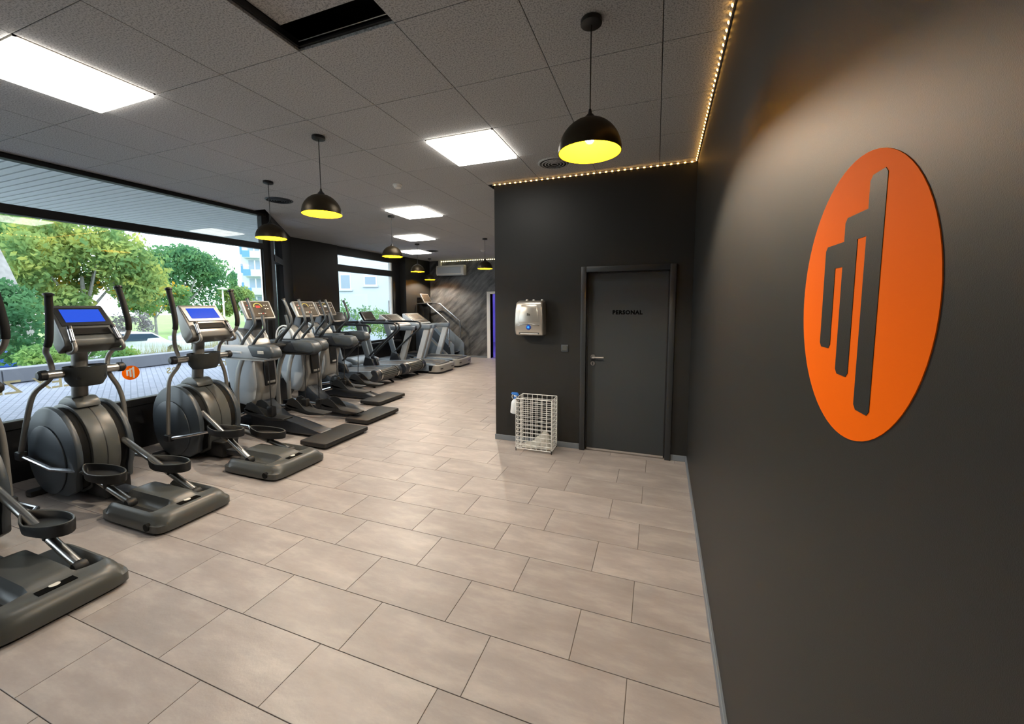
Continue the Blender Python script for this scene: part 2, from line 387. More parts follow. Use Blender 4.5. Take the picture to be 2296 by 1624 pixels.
# ceiling slab, tiles
bm = bmn(); prismz(bm, [(.7,YB-.2),(.7,4.7),(-1.55,4.7),(-1.55,YK+.2),(X2-.25,YK+.2),(X2-.25,5.9),(-5.78,4.3),(-5.78,YB-.2)], H+.32, H+.5)
ceiling = struct('ceiling', bm, M['void'], 'dark grey suspended mineral fibre ceiling')
CM = .625; CX0 = -.005; CY0 = 1.135
lights_ij = {(-6,0),(-3,3),(-6,6),(-8,9),(-10,12)}   # grid cells (x index of left edge, y index)
cx_full = bmn(); g = .0022; tile_bm(cx_full, [(-CM/2+g,-CM/2+g),(CM/2-g,-CM/2+g),(CM/2-g,CM/2-g),(-CM/2+g,CM/2-g)], z0=.016, z1=0, inset=.004); cfull = mesh_of(cx_full, 'ceiling_tile', M['ceil'], 0)
for i in range(-13, 2):
    for j in range(-8, 17):
        if (i, j) in lights_ij: continue
        x0, y0 = CX0+i*CM, CY0+j*CM
        p = inside_clip(x0+g, x0+CM-g, max(y0+g, YB), y0+CM-g)
        if len(p) < 3 or area(p) < .003: continue
        if (i, j) == (-3, 0): continue
        c = (x0+CM/2, y0+CM/2)
        if abs(area(p)-(CM-2*g)**2) < 1e-5: obj('ceiling_tile', cfull, None, ceiling, (*c, H))
        else:
            bm = bmn(); tile_bm(bm, p, *c, z0=.016, z1=0, inset=.004); obj('ceiling_tile', bm, M['ceil'], ceiling, (*c, H), sharp=0)
# carrier rails above the joints (they close the gaps)
bm = bmn()
for i in range(-11, 1):
    x = CX0+i*CM; ya = YB if x > XW else 4.5+(XW-x)*1.13; yb = YK if x < XP else YD
    box(bm, x-.012, x+.012, ya, yb, H+.017, H+.05)
for j in range(-7, 16):
    y = CY0+j*CM; xa = XW if y < 4.5 else max(X2, XW-(y-4.5)/1.13); xb = XR(y) if y < YD else XP
    if y < YK: box(bm, xa, xb, y-.012, y+.012, H+.017, H+.03)
obj('carrier_grid', bm, M['black'], ceiling, sharp=0)
# open cell: black upstand, displaced tile resting above, bright carrier edge
x0, x1, y0, y1 = CX0-3*CM, CX0-2*CM, CY0, CY0+CM
bm = bmn(); box(bm, x0+.012, x1+.01, y0-.35, y1-.125, H+.055, H+.07); obj('ceiling_tile', bm, M['ceil'], ceiling, sharp=0)
bm = bmn(); box(bm, x0+.03, x1, y1-.032, y1-.026, H+.028, H+.033); obj('carrier_edge', bm, M['chrome'], ceiling, sharp=0)

# walls
bm = bmn(); prismz(bm, [(XR(YB),YB),(XR(4.6),4.6),(XR(4.6)+.2,4.6),(XR(YB)+.2,YB)], 0, H+.32); wall_right = struct('wall_right', bm, M['wall'], 'charcoal painted wall with orange round emblem')
bm = bmn()                                                             # partition wall with door opening
DX0, DX1, DZ = -.715, .128, 1.99
box(bm, XP, DX0-.0, YD, YD+.2, 0, H+.32); box(bm, DX1, XR(YD)+.02, YD, YD+.2, 0, H+.32); box(bm, DX0, DX1, YD, YD+.2, DZ, H+.32)
wall_door = struct('wall_partition', bm, M['wall'], 'black partition wall with staff door')
bm = bmn(); box(bm, XP, XP+.2, YD+.2, YK, 0, H+.32); struct('wall_passage', bm, M['wall'])
BD0, BD1, BDZ = -4.75, -3.85, 1.975
bm = bmn(); box(bm, X2-.2, BD0, YK, YK+.2, 0, H+.32); box(bm, BD1, XP+.2, YK, YK+.2, 0, H+.32); box(bm, BD0, BD1, YK, YK+.2, BDZ, H+.32)
struct('wall_back', bm, M['plaster'], 'dark trowelled plaster end wall')
bm = bmn(); box(bm, XW-.2, .6, YB-.2, YB, 0, H+.32); struct('wall_rear', bm, M['wall'])
# window wall 1
WZ0, WZ1, WYE = .58, 2.985, 4.36
bm = bmn(); box(bm, XW-.12, XW, YB, WYE+.13, 0, .50); box(bm, XW-.12, XW, YB, WYE+.13, WZ1+.035, H+.32); box(bm, XW-.12, XW, WYE+.07, WYE+.14, .5, H); box(bm, XW-.12, XW, YB, YB+.3, .5, H)
struct('wall_left', bm, M['frameblk'], 'black wall below and around the long window')
wn = obj('window_1', (lambda b: (box(b, XW-.05, XW-.042, YB+.3, WYE+.01, WZ0-.03, 2.52), b)[1])(bmn()), M['glass'], sharp=0); wn['kind'] = 'structure'; wn['label'] = 'long shop window overlooking trees and paving'
bm = bmn(); box(bm, XW-.09, XW+.01, YB+.3, WYE+.08, .50, WZ0); box(bm, XW-.09, XW+.01, YB+.3, WYE+.08, WZ1, WZ1+.04); box(bm, XW-.09, XW+.01, WYE, WYE+.08, WZ0, WZ1); bevel(bm, .006, 1)
obj('window_frame', bm, M['frameblk'], wn)
bm = bmn(); box(bm, XW-.08, XW+.02, YB+.3, WYE, 2.49, 2.575); bevel(bm, .006, 1); obj('transom', bm, M['frameblk'], wn)
bm = bmn(); box(bm, XW-.05, XW-.042, YB+.3, WYE+.01, 2.55, WZ1+.01); obj('upper_pane', bm, M['glass'], wn, sharp=0)
bm = bmn(); box(bm, XW-.058, XW-.03, WYE-.018, WYE, WZ0, 2.49); obj('glazing_bead', bm, M['steel'], wn, sharp=0)
# diagonal corner with narrow side light
d = Vector((DG1[0]-DG0[0], DG1[1]-DG0[1])); Ld = d.length; d.normalize(); nrm = Vector((-d.y, d.x))   # outward (left of direction)
def dp(s, off=0): v = Vector(DG0) + d*s + nrm*off; return (v.x, v.y)
def dslab(bm, s0, s1, z0, z1, o0=0, o1=.12): prismz(bm, [dp(s0,o0), dp(s1,o0), dp(s1,o1), dp(s0,o1)], z0, z1)
bm = bmn(); dslab(bm, -.05, .18, 0, H+.32); dslab(bm, 1.05, Ld+.05, 0, H+.32); dslab(bm, .18, 1.05, 0, .45); dslab(bm, .18, 1.05, 2.92, H+.32)
struct('wall_diagonal', bm, M['frameblk'], 'black angled corner wall')
bm = bmn(); dslab(bm, .18, 1.05, .45, 2.35, .05, .058); w2 = struct('window_2', bm, M['glass'], 'narrow angled side light', sharp=0)
bm = bmn(); dslab(bm, .18, 1.05, 2.35, 2.45, -.01, .08); obj('transom', bm, M['frameblk'], w2, sharp=0)
bm = bmn(); dslab(bm, .18, .23, .45, 2.92, 0, .08); dslab(bm, 1.0, 1.05, .45, 2.92, 0, .08); obj('window_frame', bm, M['frameblk'], w2, sharp=0)
bm = bmn(); dslab(bm, .18, 1.05, 2.45, 2.92, .05, .058); obj('upper_pane', bm, M['glass'], w2, sharp=0)
# wall with second window
V0, V1, VZ0, VZ1 = 7.34, 9.5, .70, 2.84
bm = bmn(); box(bm, X2-.15, X2+.06, DG1[1]-.02, V0, 0, H+.32); struct('wall_side', bm, M['wall'], 'black pier between the windows')
bm = bmn(); box(bm, X2-.15, X2, V0, V1, 0, VZ0-.05); box(bm, X2-.15, X2, V0, V1, VZ1+.05, H+.32); box(bm, X2-.15, X2, V1, 9.8, 0, H+.32)
struct('wall_window', bm, M['frameblk'], 'black wall around the second window')
bm = bmn(); box(bm, X2-.15, X2+.2, 9.8, YK+.0, 0, H+.32); struct('wall_corner', bm, M['wall'], 'black projecting wall in the corner')
bm = bmn(); box(bm, X2-.06, X2-.052, V0, V1, VZ0, 2.46); w3 = struct('window_3', bm, M['glass'], 'window facing the neighbouring house', sharp=0)
bm = bmn(); box(bm, X2-.1, X2+.01, V0, V1, VZ0-.05, VZ0); box(bm, X2-.1, X2+.01, V0, V1, VZ1, VZ1+.05); box(bm, X2-.1, X2+.01, V1-.05, V1+.04, VZ0-.05, VZ1+.05); obj('window_frame', bm, M['frameblk'], w3, sharp=0)
bm = bmn(); box(bm, X2-.1, X2+.02, V0, V1-.05, 2.455, 2.61); obj('transom', bm, M['frameblk'], w3, sharp=0)
bm = bmn(); box(bm, X2-.06, X2-.052, V0, V1, 2.6, VZ1); obj('upper_pane', bm, M['glass'], w3, sharp=0)
bm = bmn(); box(bm, X2-.1, X2-.02, V1-.10, V1-.05, VZ0, VZ1); obj('white_jamb', bm, M['white'], w3, sharp=0)
bm = bmn(); box(bm, X2-.12, X2+.14, V0-.05, V1+.1, VZ0-.09, VZ0-.05); obj('window_sill', bm, M['black'], w3, sharp=0)
# skirtings
bm = bmn(); prismz(bm, [(XR(YB)-.012,YB),(XR(YD)-.012,YD),(XR(YD)+.01,YD),(XR(YB)+.01,YB)], 0, .06); bevel(bm, .003, 1); struct('baseboard_right', bm, M['base'])
bm = bmn(); box(bm, XP-.01, -.775, YD-.012, YD+.01, 0, .062); bevel(bm, .003, 1); struct('baseboard_door', bm, M['base'])
bm = bmn(); box(bm, .188, XR(YD), YD-.012, YD+.01, 0, .062); bevel(bm, .003, 1); struct('baseboard_corner', bm, M['base'])
bm = bmn(); box(bm, X2+.2, BD0-.11, YK-.012, YK+.01, 0, .06); struct('baseboard_back', bm, M['base'])

# ------------------------------------------------------------------ staff door
bm = bmn(); box(bm, DX0+.004, DX1-.004, YD+.055, YD+.095, .012, DZ-.004); bevel(bm, .003, 1)
door = struct('door_1', bm, M['door'], 'anthracite staff door lettered PERSONAL')
fb = .058
bm = bmn()
box(bm, DX0-fb, DX0, YD-.03, YD+.19, 0, DZ+fb); box(bm, DX1, DX1+fb, YD-.03, YD+.19, 0, DZ+fb); box(bm, DX0, DX1, YD-.03, YD+.19, DZ, DZ+fb); bevel(bm, .004, 2)
obj('door_frame', bm, M['doorframe'], door)
bm = bmn(); box(bm, DX0, DX0+.014, YD+.03, YD+.055, 0, DZ); box(bm, DX1-.014, DX1, YD+.03, YD+.055, 0, DZ); box(bm, DX0, DX1, YD+.03, YD+.055, DZ-.014, DZ); obj('rubber_seal', bm, M['black'], door, sharp=0)
bm = bmn(); box(bm, DX0, DX1, YD+.03, YD+.2, 0, .011); obj('threshold', bm, M['tile'], door, sharp=0)
me = text_mesh('PERSONAL', .058, .0006, .0032, space=1.14); me.materials.append(M['blacktxt'])
o = obj('lettering', me, None, door, (-.287, YD+.0542, 1.553)); o.rotation_euler = (PI/2, 0, 0); o['label'] = 'black capitals reading PERSONAL'
bm = bmn(); lathe(bm, [(0,-.052),(.026,-.052),(.027,-.047),(.027,-.004),(.0,-.004)][:2]+[(.026,-.006),(0,-.006)], 20, (-.645, YD+.06, 1.06), 'y')
lathe(bm, [(0,-.012),(.024,-.012),(.026,-.008),(.026,0),(0,0)], 20, (-.645, YD+.055, 1.06), 'y')
bm.free(); bm = bmn(); lathe(bm, [(0,-.012),(.024,-.012),(.026,-.008),(.026,.002),(0,.002)], 20, (-.645, YD+.054, 1.06), 'y')
tube(bm, [(-.645,YD+.05,1.06),(-.645,YD+.0,1.06),(-.638,YD-.008,1.06),(-.52,YD-.01,1.062)], .0095, 10, 4); h = obj('door_handle', bm, M['steel'], door)
bm = bmn(); lathe(bm, [(0,-.010),(.023,-.010),(.025,-.007),(.025,.002),(0,.002)], 20, (-.645, YD+.054, .985), 'y'); k = obj('lock_rosette', bm, M['steel'], door)
bm = bmn(); box(bm, -.650, -.640, YD+.040, YD+.046, .970, .998); obj('keyhole_shade', bm, M['black'], k, sharp=0)  # black block on the rosette, painted as the dark of the opening
bm = bmn(); box(bm, DX1-.012, DX1+.004, YD+.045, YD+.06, 1.50, 1.60); obj('hinge', bm, M['doorframe'], door, sharp=0)
bm = bmn(); box(bm, DX1-.012, DX1+.004, YD+.045, YD+.06, .25, .35); obj('hinge', bm, M['doorframe'], door, sharp=0)

# light switch
t = thing('light_switch', 'small dark grey square light switch between towel dispenser and door', 'switch', (-.952, YD, 1.15))
bm = bmn(); box(bm, -.041, .041, -.010, .002, -.041, .041); bevel(bm, .006, 2); obj('frame', bm, M['gunblue'], t)
bm = bmn(); box(bm, -.028, .028, -.014, -.006, -.028, .028); bevel(bm, .003, 1); obj('rocker', bm, M['gun'], t)
# towel dispenser
t = thing('towel_dispenser', 'satin steel paper towel dispenser with blue sensor light on black wall', 'dispenser', (-1.325, YD, 1.295))
prof = [(-.002,0),(.155,0),(.178,.05),(.185,.15),(.178,.30),(.160,.375),(.10,.392),(-.002,.392)]   # depth, z
bm = bmn(); vs_ = prism(bm, prof, -.168, .168)
rot(bm, Matrix.Rotation(-PI/2, 4, 'Z')); 
for v in bm.verts:
    zz = v.co.z
    v.co.x *= 1 - .10*max(0, (zz-.2)/.19)**2 - .03*max(0, (.08-zz)/.08)
bevel(bm, .022, 3, 35); body = obj('cover', bm, M['dispenser'], t)
bm = bmn(); prism(bm, [(.166,.135),(.188,.15),(.182,.30),(.166,.35),(.15,.35),(.15,.135)], -.12, .12); rot(bm, Matrix.Rotation(-PI/2, 4, 'Z'))
for v in bm.verts: v.co.x *= 1 - .22*max(0, (v.co.z-.135)/.21)
bevel(bm, .006, 2); obj('front_panel', bm, M['dispenser'], t)
bm = bmn(); tube(bm, [(-.125,-.182,.115),(-.06,-.188,.128),(0,-.19,.132),(.06,-.188,.128),(.125,-.182,.115)], .0035, 6, 4); obj('trim_line', bm, M['chrome'], t)
bm = bmn(); lathe(bm, [(0,-.012),(.026,-.010),(.030,-.004),(.030,.012),(0,.012)], 20, (0,-.180,.095), 'y'); s = obj('sensor_ring', bm, M['carblue'], t)
bm = bmn(); lathe(bm, [(0,-.004),(.011,-.003),(.011,.004),(0,.004)], 12, (0,-.191,.097), 'y'); obj('sensor_light', bm, M['bulbblue'], s)
bm = bmn(); box(bm, -.118, .118, -.172, -.12, .018, .044); obj('towel_slot', bm, M['gun'], t, sharp=0)
bm = bmn(); box(bm, -.10, .105, -.1745, -.12, .020, .028); obj('paper_edge', bm, M['white'], t, sharp=0)
for x in (-.06, .02, .12):
    bm = bmn(); lathe(bm, [(0,.016),(.012,.014),(.014,.004),(.014,-.004),(0,-.004)], 12, (x,-.05,.392)); obj('top_stud', bm, M['white'], t)
bm = bmn()
for k, hh in enumerate((.030,.024,.020)): box(bm, -.016+.012*k, -.009+.012*k, -.1905, -.186, .225, .225+hh)
obj('mark', bm, M['gun'], t, sharp=0)

# wire basket
t = thing('wire_basket', 'tall white wire basket standing beside the staff door', 'basket', (-1.235, 4.2, 0))
bm = bmn()
bx, by, bz0, bz1 = .205, .125, .03, .60
def ring(z, r=.0042): 
    P = [(-bx,-by,z),(bx,-by,z),(bx,by,z),(-bx,by,z),(-bx,-by,z)]
    for a, b in zip(P, P[1:]): tube(bm, [a, b], r, 6, 1)
for k in range(13):
    bm = bmn(); ring(bz0+(bz1-bz0)*k/12, .0045 if k in (0,12) else .0026); obj('wire_ring', bm, M['whitewire'], t)
def wire(p, q, r=.0026):
    bm = bmn(); tube(bm, [p, q], r, 6, 1); obj('wire', bm, M['whitewire'], t)
for k in range(8):
    x = -bx + 2*bx*k/7
    for y in (-by, by): wire((x,y,bz0), (x,y,bz1), .0026 if 0 < k < 7 else .004)
    wire((x,-by,bz0), (x,by,bz0))
for k in range(1, 5):
    y = -by + 2*by*k/5
    for x in (-bx, bx): wire((x,y,bz0), (x,y,bz1))
    wire((-bx,y,bz0), (bx,y,bz0))
for x in (-bx, bx):
    for y in (-by, by):
        bm = bmn(); tube(bm, [(x,y,0),(x,y,bz0+.01)], .0055, 8, 1); obj('foot', bm, M['black'], t)
# cloth in the basket
bm = bmn(); NX, NY = 26, 18; rng = random.Random(11)
grid = []
from mathutils import noise
for j in range(NY+1):
    row = []
    for i in range(NX+1):
        u, v = i/NX, j/NY
        x = -.15 + .34*u; y = -.10 + .20*v
        hgt = .012 + .15*math.exp(-(((u-.78)/.22)**2)-((v-.5)/.4)**2) + .07*math.exp(-((u-.5)/.22)**2-((v-.4)/.4)**2)
        hgt += .03*abs(noise.noise(Vector((u*7, v*6, 2)))) + .012*noise.noise(Vector((u*15, v*13, 5)))
        edge = min(u, 1-u, v, 1-v); hgt *= min(1, edge*9+.12)
        row.append(bm.verts.new((x+.015*noise.noise(Vector((u*5,v*5,9))), y+.015*noise.noise(Vector((u*5,v*5,3))), max(.036, .034+hgt))))
    grid.append(row)
for j in range(NY):
    for i in range(NX): bm.faces.new((grid[j][i], grid[j][i+1], grid[j+1][i+1], grid[j+1][i]))
bmesh.ops.solidify(bm, geom=bm.faces[:], thickness=-.003)
o = obj('towel', bm, M['cloth'], None, (-1.235, 4.2, 0), sharp=60); tag(o, 'crumpled white cloth lying inside the wire basket', 'cloth')
# spray bottle hung on the basket rim
t = thing('spray_bottle', 'white spray bottle with blue trigger hanging on the basket rim', 'bottle', (-1.475, 4.10, .42))
bm = bmn(); lathe(bm, [(0,0),(.036,0),(.040,.008),(.040,.11),(.036,.135),(.016,.165),(.014,.185),(0,.185)], 20); rot(bm, Matrix.Diagonal((1,.72,1,1))); obj('body', bm, M['bottle'], t)
bm = bmn(); lathe(bm, [(0,.17),(.017,.17),(.017,.195),(0,.195)], 16); obj('collar', bm, M['bluecap'], t)
bm = bmn(); prism(bm, [(-.05,.215),(.035,.205),(.04,.225),(.02,.243),(-.045,.236)], -.011, .011); bevel(bm, .004, 2); obj('spray_head', bm, M['bluecap'], t)
bm = bmn(); prism(bm, [(-.012,.19),(.012,.19),(.022,.212),(-.02,.214)], -.009, .009); obj('neck', bm, M['white'], t)
bm = bmn(); tube(bm, [(-.034,0,.218),(-.04,0,.19),(-.032,0,.165)], .004, 6, 3); obj('trigger', bm, M['white'], t)
t.rotation_euler = (0, math.radians(6), 0)

# orange emblem on right wall  (y,z) outline, cut-out shape = bars proud of the disc in wall colour
def emblem(parent, cy, cz, R, mdisc, mbar, tf, th):
    """disc and three stepped bars; tf maps (u,v,depth)->local"""
    bm = bmn(); n = 72
    c = [tf(R*math.cos(2*PI*k/n), R*math.sin(2*PI*k/n), 0) for k in range(n)]; e = [tf(R*math.cos(2*PI*k/n), R*math.sin(2*PI*k/n), th) for k in range(n)]
    A = [bm.verts.new(p) for p in c]; B = [bm.verts.new(p) for p in e]; bm.faces.new(A); bm.faces.new(B[::-1])
    for k in range(n): bm.faces.new((A[k], A[(k+1)%n], B[(k+1)%n], B[k]))
    d_ = obj('disc', bm, mdisc, parent, sharp=30)
    s = R/.2165
    bm = bmn()
    def bar(u0, u1, v0, v1, cuts):
        # cuts: corners chamfered, order (u0,v0) (u1,v0) (u1,v1) (u0,v1)
        c_ = .007; p_ = []
        for (cu, cv, du, dv), on in zip(((u0,v0,1,1),(u1,v0,-1,1),(u1,v1,-1,-1),(u0,v1,1,-1)), cuts):
            if not on: p_.append((cu, cv))
            elif du*dv > 0: p_ += [(cu, cv+dv*c_), (cu+du*c_, cv)]
            else: p_ += [(cu+du*c_, cv), (cu, cv+dv*c_)]
        A = [bm.verts.new(tf(x*s, y*s, th)) for x, y in p_]; B = [bm.verts.new(tf(x*s, y*s, th*1.6)) for x, y in p_]
        bm.faces.new(A); bm.faces.new(B[::-1])
        for k in range(len(p_)): bm.faces.new((A[k], A[(k+1)%len(p_)], B[(k+1)%len(p_)], B[k]))
    bar(-.0865,-.0385,-.164,.1765,(1,1,1,1)); bar(-.0385,-.0105,.0925,.1315,(0,0,0,0)); bar(-.0105,.037,-.1215,.1315,(1,1,1,0)); bar(.037,.0665,.0545,.095,(0,0,0,0)); bar(.0665,.1125,-.0835,.095,(1,1,1,0))
    obj('stepped_bars', bm, mbar, parent, sharp=30)
t = thing('wall_emblem', 'large orange disc emblem with three stepped bars on charcoal wall', 'sign', (XR(.767), .767, 1.646), math.atan(-.0155))
emblem(t, 0, 0, .2165, M['orange'], M['wall'], lambda u, v, dd: (-dd, u, v), .0012)

# ------------------------------------------------------------------ LED strips
def led_strip(name, label, p, q, n, mled, mtape, up, wdt=.012):
    """tape from p to q with n small diodes; up = face direction (unit)"""
    p = Vector(p); q = Vector(q); mid = (p+q)/2; t = thing(name, label, 'led strip', mid)
    dr = (q-p).normalized(); f = Vector(up); s = dr.cross(f).normalized()
    def slab(bm, c, hl, hw, d0, d1):
        vv = []
        for a in (-hl, hl):
            for b in (-hw, hw):
                for e in (d0, d1): vv.append(bm.verts.new(c + dr*a + s*b + f*e))
        for fc in ((0,1,3,2),(4,6,7,5),(0,4,5,1),(2,3,7,6),(0,2,6,4),(1,5,7,3)): bm.faces.new([vv[i] for i in fc])
    bm = bmn(); slab(bm, Vector((0,0,0)), (q-p).length/2, wdt/2, -.006, .0015); obj('tape', bm, mtape, t, sharp=0)
    bm = bmn(); slab(bm, Vector((0,0,0)), .008, wdt*.42, .001, .004); lm = mesh_of(bm, 'led', mled, 0)
    for k in range(n): obj('led', lm, None, t, (p + (q-p)*((k+.5)/n)) - mid)
    return t
yl = YD-.014
led_strip('led_strip', 'amber led strip along the ceiling above the staff door', (XP-.02, yl, H-.012), (XR(YD)-.02, yl, H-.012), 34, M['led'], M['ledtape'], (0, -.8, -.6))
led_strip('led_strip', 'amber led strip along the ceiling of the charcoal emblem wall', (XR(.6)-.014, .6, H-.012), (XR(YD)-.014, YD-.02, H-.012), 62, M['led'], M['ledtape'], (-.8, 0, -.6))
led_strip('led_strip', 'pale yellow led strip above the plaster end wall', (-6.49, YK-.014, H-.02), (-4.0, YK-.014, H-.02), 40, M['ledw'], M['ledtape'], (0, -.8, -.6), .02)

# ------------------------------------------------------------------ ceiling luminaires, pendants, vents, detectors
where = {(-6,0):'lit square ceiling panel beside the open ceiling cell', (-3,3):'lit square ceiling panel before the partition wall', (-6,6):'lit square ceiling panel behind the smoke detector', (-8,9):'lit square ceiling panel above the dark treadmills', (-10,12):'lit square ceiling panel furthest along towards the second window'}
for (i, j), lab in where.items():
    cx, cy = CX0+(i+.5)*CM, CY0+(j+.5)*CM
    t = thing('ceiling_light', lab, 'ceiling light', (cx, cy, H), group='square ceiling panels')
    a = .308
    bm = bmn(); 
    for q in ((-a,a,-a,-a+.012),(-a,a,a-.012,a),(-a,-a+.012,-a,a),(a-.012,a,-a,a)): box(bm, *q, -.004, .02)
    obj('frame', bm, M['panelframe'], t, sharp=0)
    bm = bmn(); box(bm, -a+.004, a-.004, -a+.004, a-.004, -.024, -.002); bevel(bm, .008, 2); obj('diffuser', bm, M['diff'], t)
    bm = bmn(); box(bm, -a, a, -a, a, .02, .05); obj('housing', bm, M['panelframe'], t, sharp=0)
def pendant(x, y, label):
    t = thing('pendant_lamp', label, 'lamp', (x, y, H), group='dome pendant lamps')
    zr = 2.405-H; R = .158
    bm = bmn(); lathe(bm, [(0,0),(.05,0),(.052,-.004),(.052,-.022),(.046,-.026),(0,-.026)], 24); obj('canopy', bm, M['black'], t)
    bm = bmn(); tube(bm, [(0,0,-.02),(0,0,zr+.19)], .0032, 8, 1); obj('cord', bm, M['black'], t)
    bm = bmn(); lathe(bm, [(0,zr+.215),(.006,zr+.21),(.010,zr+.19),(.026,zr+.172),(.03,zr+.158),(0,zr+.150)], 16); obj('socket_cap', bm, M['black'], t)
    out = [(R*math.cos(a), zr + .165*math.sin(a)) for a in [k*PI/2/12 for k in range(12)]] + [(.026, zr+.163)]
    inn = [(r_-.003 if r_ > .03 else r_, z_-.003 if z_ > zr else z_) for r_, z_ in out]
    bm = bmn(); lathe(bm, out, 40); 
    bmesh.ops.solidify(bm, geom=bm.faces[:], thickness=.0012); sh = obj('shade', bm, M['shade'], t, sharp=50)
    bm = bmn(); lathe(bm, [(r_-.0045, z_-.0035 if k_ else z_) for k_, (r_, z_) in enumerate(out[:-1])] + [(.02, zr+.157), (0, zr+.157)], 40); obj('lining', bm, M['goldin'], t, sharp=50)
    bm = bmn(); lathe(bm, [(0,zr+.157),(.015,zr+.155),(.015,zr+.102),(0,zr+.102)], 14); obj('lamp_holder', bm, M['black'], t)
    bm = bmn(); lathe(bm, [(0,zr+.045),(.012,zr+.048),(.021,zr+.059),(.023,zr+.071),(.019,zr+.088),(.012,zr+.104),(0,zr+.104)], 12); obj('bulb', bm, M['bulb'], t, sharp=0)
for x, y, lab in ((-.337,2.081,'black dome pendant lamp by the charcoal emblem wall'), (-2.656,2.636,'black dome pendant lamp hanging between ceiling panels and round vent'), (-4.13,3.345,'black dome pendant lamp by the end of the long window'), (-3.918,5.266,'black dome pendant lamp before the second window'), (-5.147,7.834,'black dome pendant lamp above the treadmills'), (-3.419,7.741,'black dome pendant lamp in front of the air conditioner wall beside the passage'), (-6.415,10.407,'black dome pendant lamp above the stair climber')):
    pendant(x, y, lab)
def vent(x, y, lab, m, R=.165):
    t = thing('ceiling_vent', lab, 'vent', (x, y, H), group='round ceiling vents')
    bm = bmn(); lathe(bm, [(R,.0),(R,-.005),(R*.92,-.010),(R*.88,-.008),(R*.87,0)], 36); obj('rim', bm, m, t)
    bm = bmn(); lathe(bm, [(0,-.001),(R*.85,-.001)], 36); obj('throat_shade', bm, M['void'], t)  # flat dark disc, shade of the duct opening painted by its colour
    for k, f in enumerate((.74,.56,.38,.2)):
        bm = bmn(); r = R*f; lathe(bm, [(r+.006,-.008),(r+.006,-.011),(r-.006,-.014),(r-.006,-.011),(r+.006,-.008)], 32); obj('vane', bm, m, t)
vent(-4.72, 3.97, 'dark round ceiling vent beside the long window', M['gunblue']); vent(-.98, 3.94, 'grey round ceiling vent before the staff door wall', M['ceil']); vent(-5.46, 8.99, 'dark round ceiling vent above the treadmills', M['gun'])
for x, y, lab in ((-2.848,3.963,'white smoke detector on ceiling behind the middle pendant lamp'), (-4.186,9.33,'white smoke detector on ceiling before the end wall')):
    t = thing('smoke_detector', lab, 'detector', (x, y, H))
    bm = bmn(); lathe(bm, [(0,0),(.052,0),(.054,-.006),(.054,-.014),(.050,-.018),(0,-.018)], 24); obj('base', bm, M['white'], t)
    bm = bmn(); lathe(bm, [(.044,-.018),(.04,-.036),(.026,-.044),(0,-.045)], 24); obj('head', bm, M['white'], t)

# air conditioner and trunking
t = thing('air_conditioner', 'white wall air conditioner high on the plaster end wall', 'air conditioner', (-6.02, YK, 2.56))
bm = bmn(); prism(bm, [(0,0),(-.17,0),(-.215,.05),(-.215,.24),(-.18,.31),(0,.31)], -.48, .48); rot(bm, Matrix.Rotation(PI/2, 4, 'Z')); bevel(bm, .015, 2); obj('housing', bm, M['white'], t)
bm = bmn(); box(bm, -.42, .42, -.2, -.10, -.006, .02); obj('outlet_flap', bm, M['lightgrey'], t, sharp=0)
bm = bmn(); box(bm, -.43, .39, -.222, -.2, .06, .25); bevel(bm, .006, 1); obj('front_panel', bm, M['lightgrey'], t)
for v in t.children: v.data.transform(Matrix.Rotation(0, 4, 'Z'))
bm = bmn(); box(bm, -6.5, -6.41, YK-.07, YK, 2.85, H); bevel(bm, .006, 1); o = obj('cable_duct', bm, M['white']); tag(o, 'white vertical duct rising from the air conditioner to the ceiling', 'duct')

# ------------------------------------------------------------------ back doorway and blue lit room
bm = bmn(); box(bm, BD0-.11, BD0, YK-.02, YK+.2, 0, BDZ+.07); box(bm, BD1, BD1+.11, YK-.02, YK+.2, 0, BDZ+.07); box(bm, BD0, BD1, YK-.02, YK+.2, BDZ, BDZ+.07); bevel(bm, .006, 1)
struct('door_2', bm, M['white'], 'white framed doorway into the blue lit room')
bm = bmn(); prismz(bm, [(-7,YK+.2),(-2,YK+.2),(-2,16),(-7,16)], -.2, 0); struct('floor_annex', bm, M['tile'], sharp=0)
bm = bmn(); box(bm, -7.1, -1.9, 16, 16.1, 0, 2.9); box(bm, -7.2, -7.0, YK+.2, 16.1, 0, 2.9); box(bm, -2, -1.9, YK+.2, 16.1, 0, 2.9); box(bm, -7.2, -1.9, YK+.2, 16.1, 2.8, 2.9); struct('wall_annex', bm, M['white'], sharp=0)
bm = bmn(); tube(bm, [(-6.6,11.42,2.6),(-2.4,11.42,2.6)], .025, 8, 1); o = obj('neon_tube_offscreen', bm, M['ledblue']); tag(o, 'blue neon tube light in the room behind the end wall', 'light')
t = thing('chest_press', 'black upholstered weight machine in the blue lit room', 'weight machine', (-5.3, 13.6, 0))
bm = bmn(); box(bm, -.3, .3, -.05, .05, 0, .08); box(bm, -.05, .05, -.5, .5, 0, .08); tube(bm, [(-.25,0,.05),(-.25,0,1.6),(.1,0,1.65)], .04, 8, 3); obj('frame', bm, M['white'], t)
bm = bmn(); box(bm, -.12, .3, -.2, .2, .42, .52); bevel(bm, .03, 2); obj('seat', bm, M['black'], t)
bm = bmn(); box(bm, -.2, -.1, -.2, .2, .6, 1.35); bevel(bm, .03, 2); obj('backrest', bm, M['black'], t)
bm = bmn(); box(bm, -.04, .04, -.04, .04, 0, .45); obj('seat_post', bm, M['white'], t)

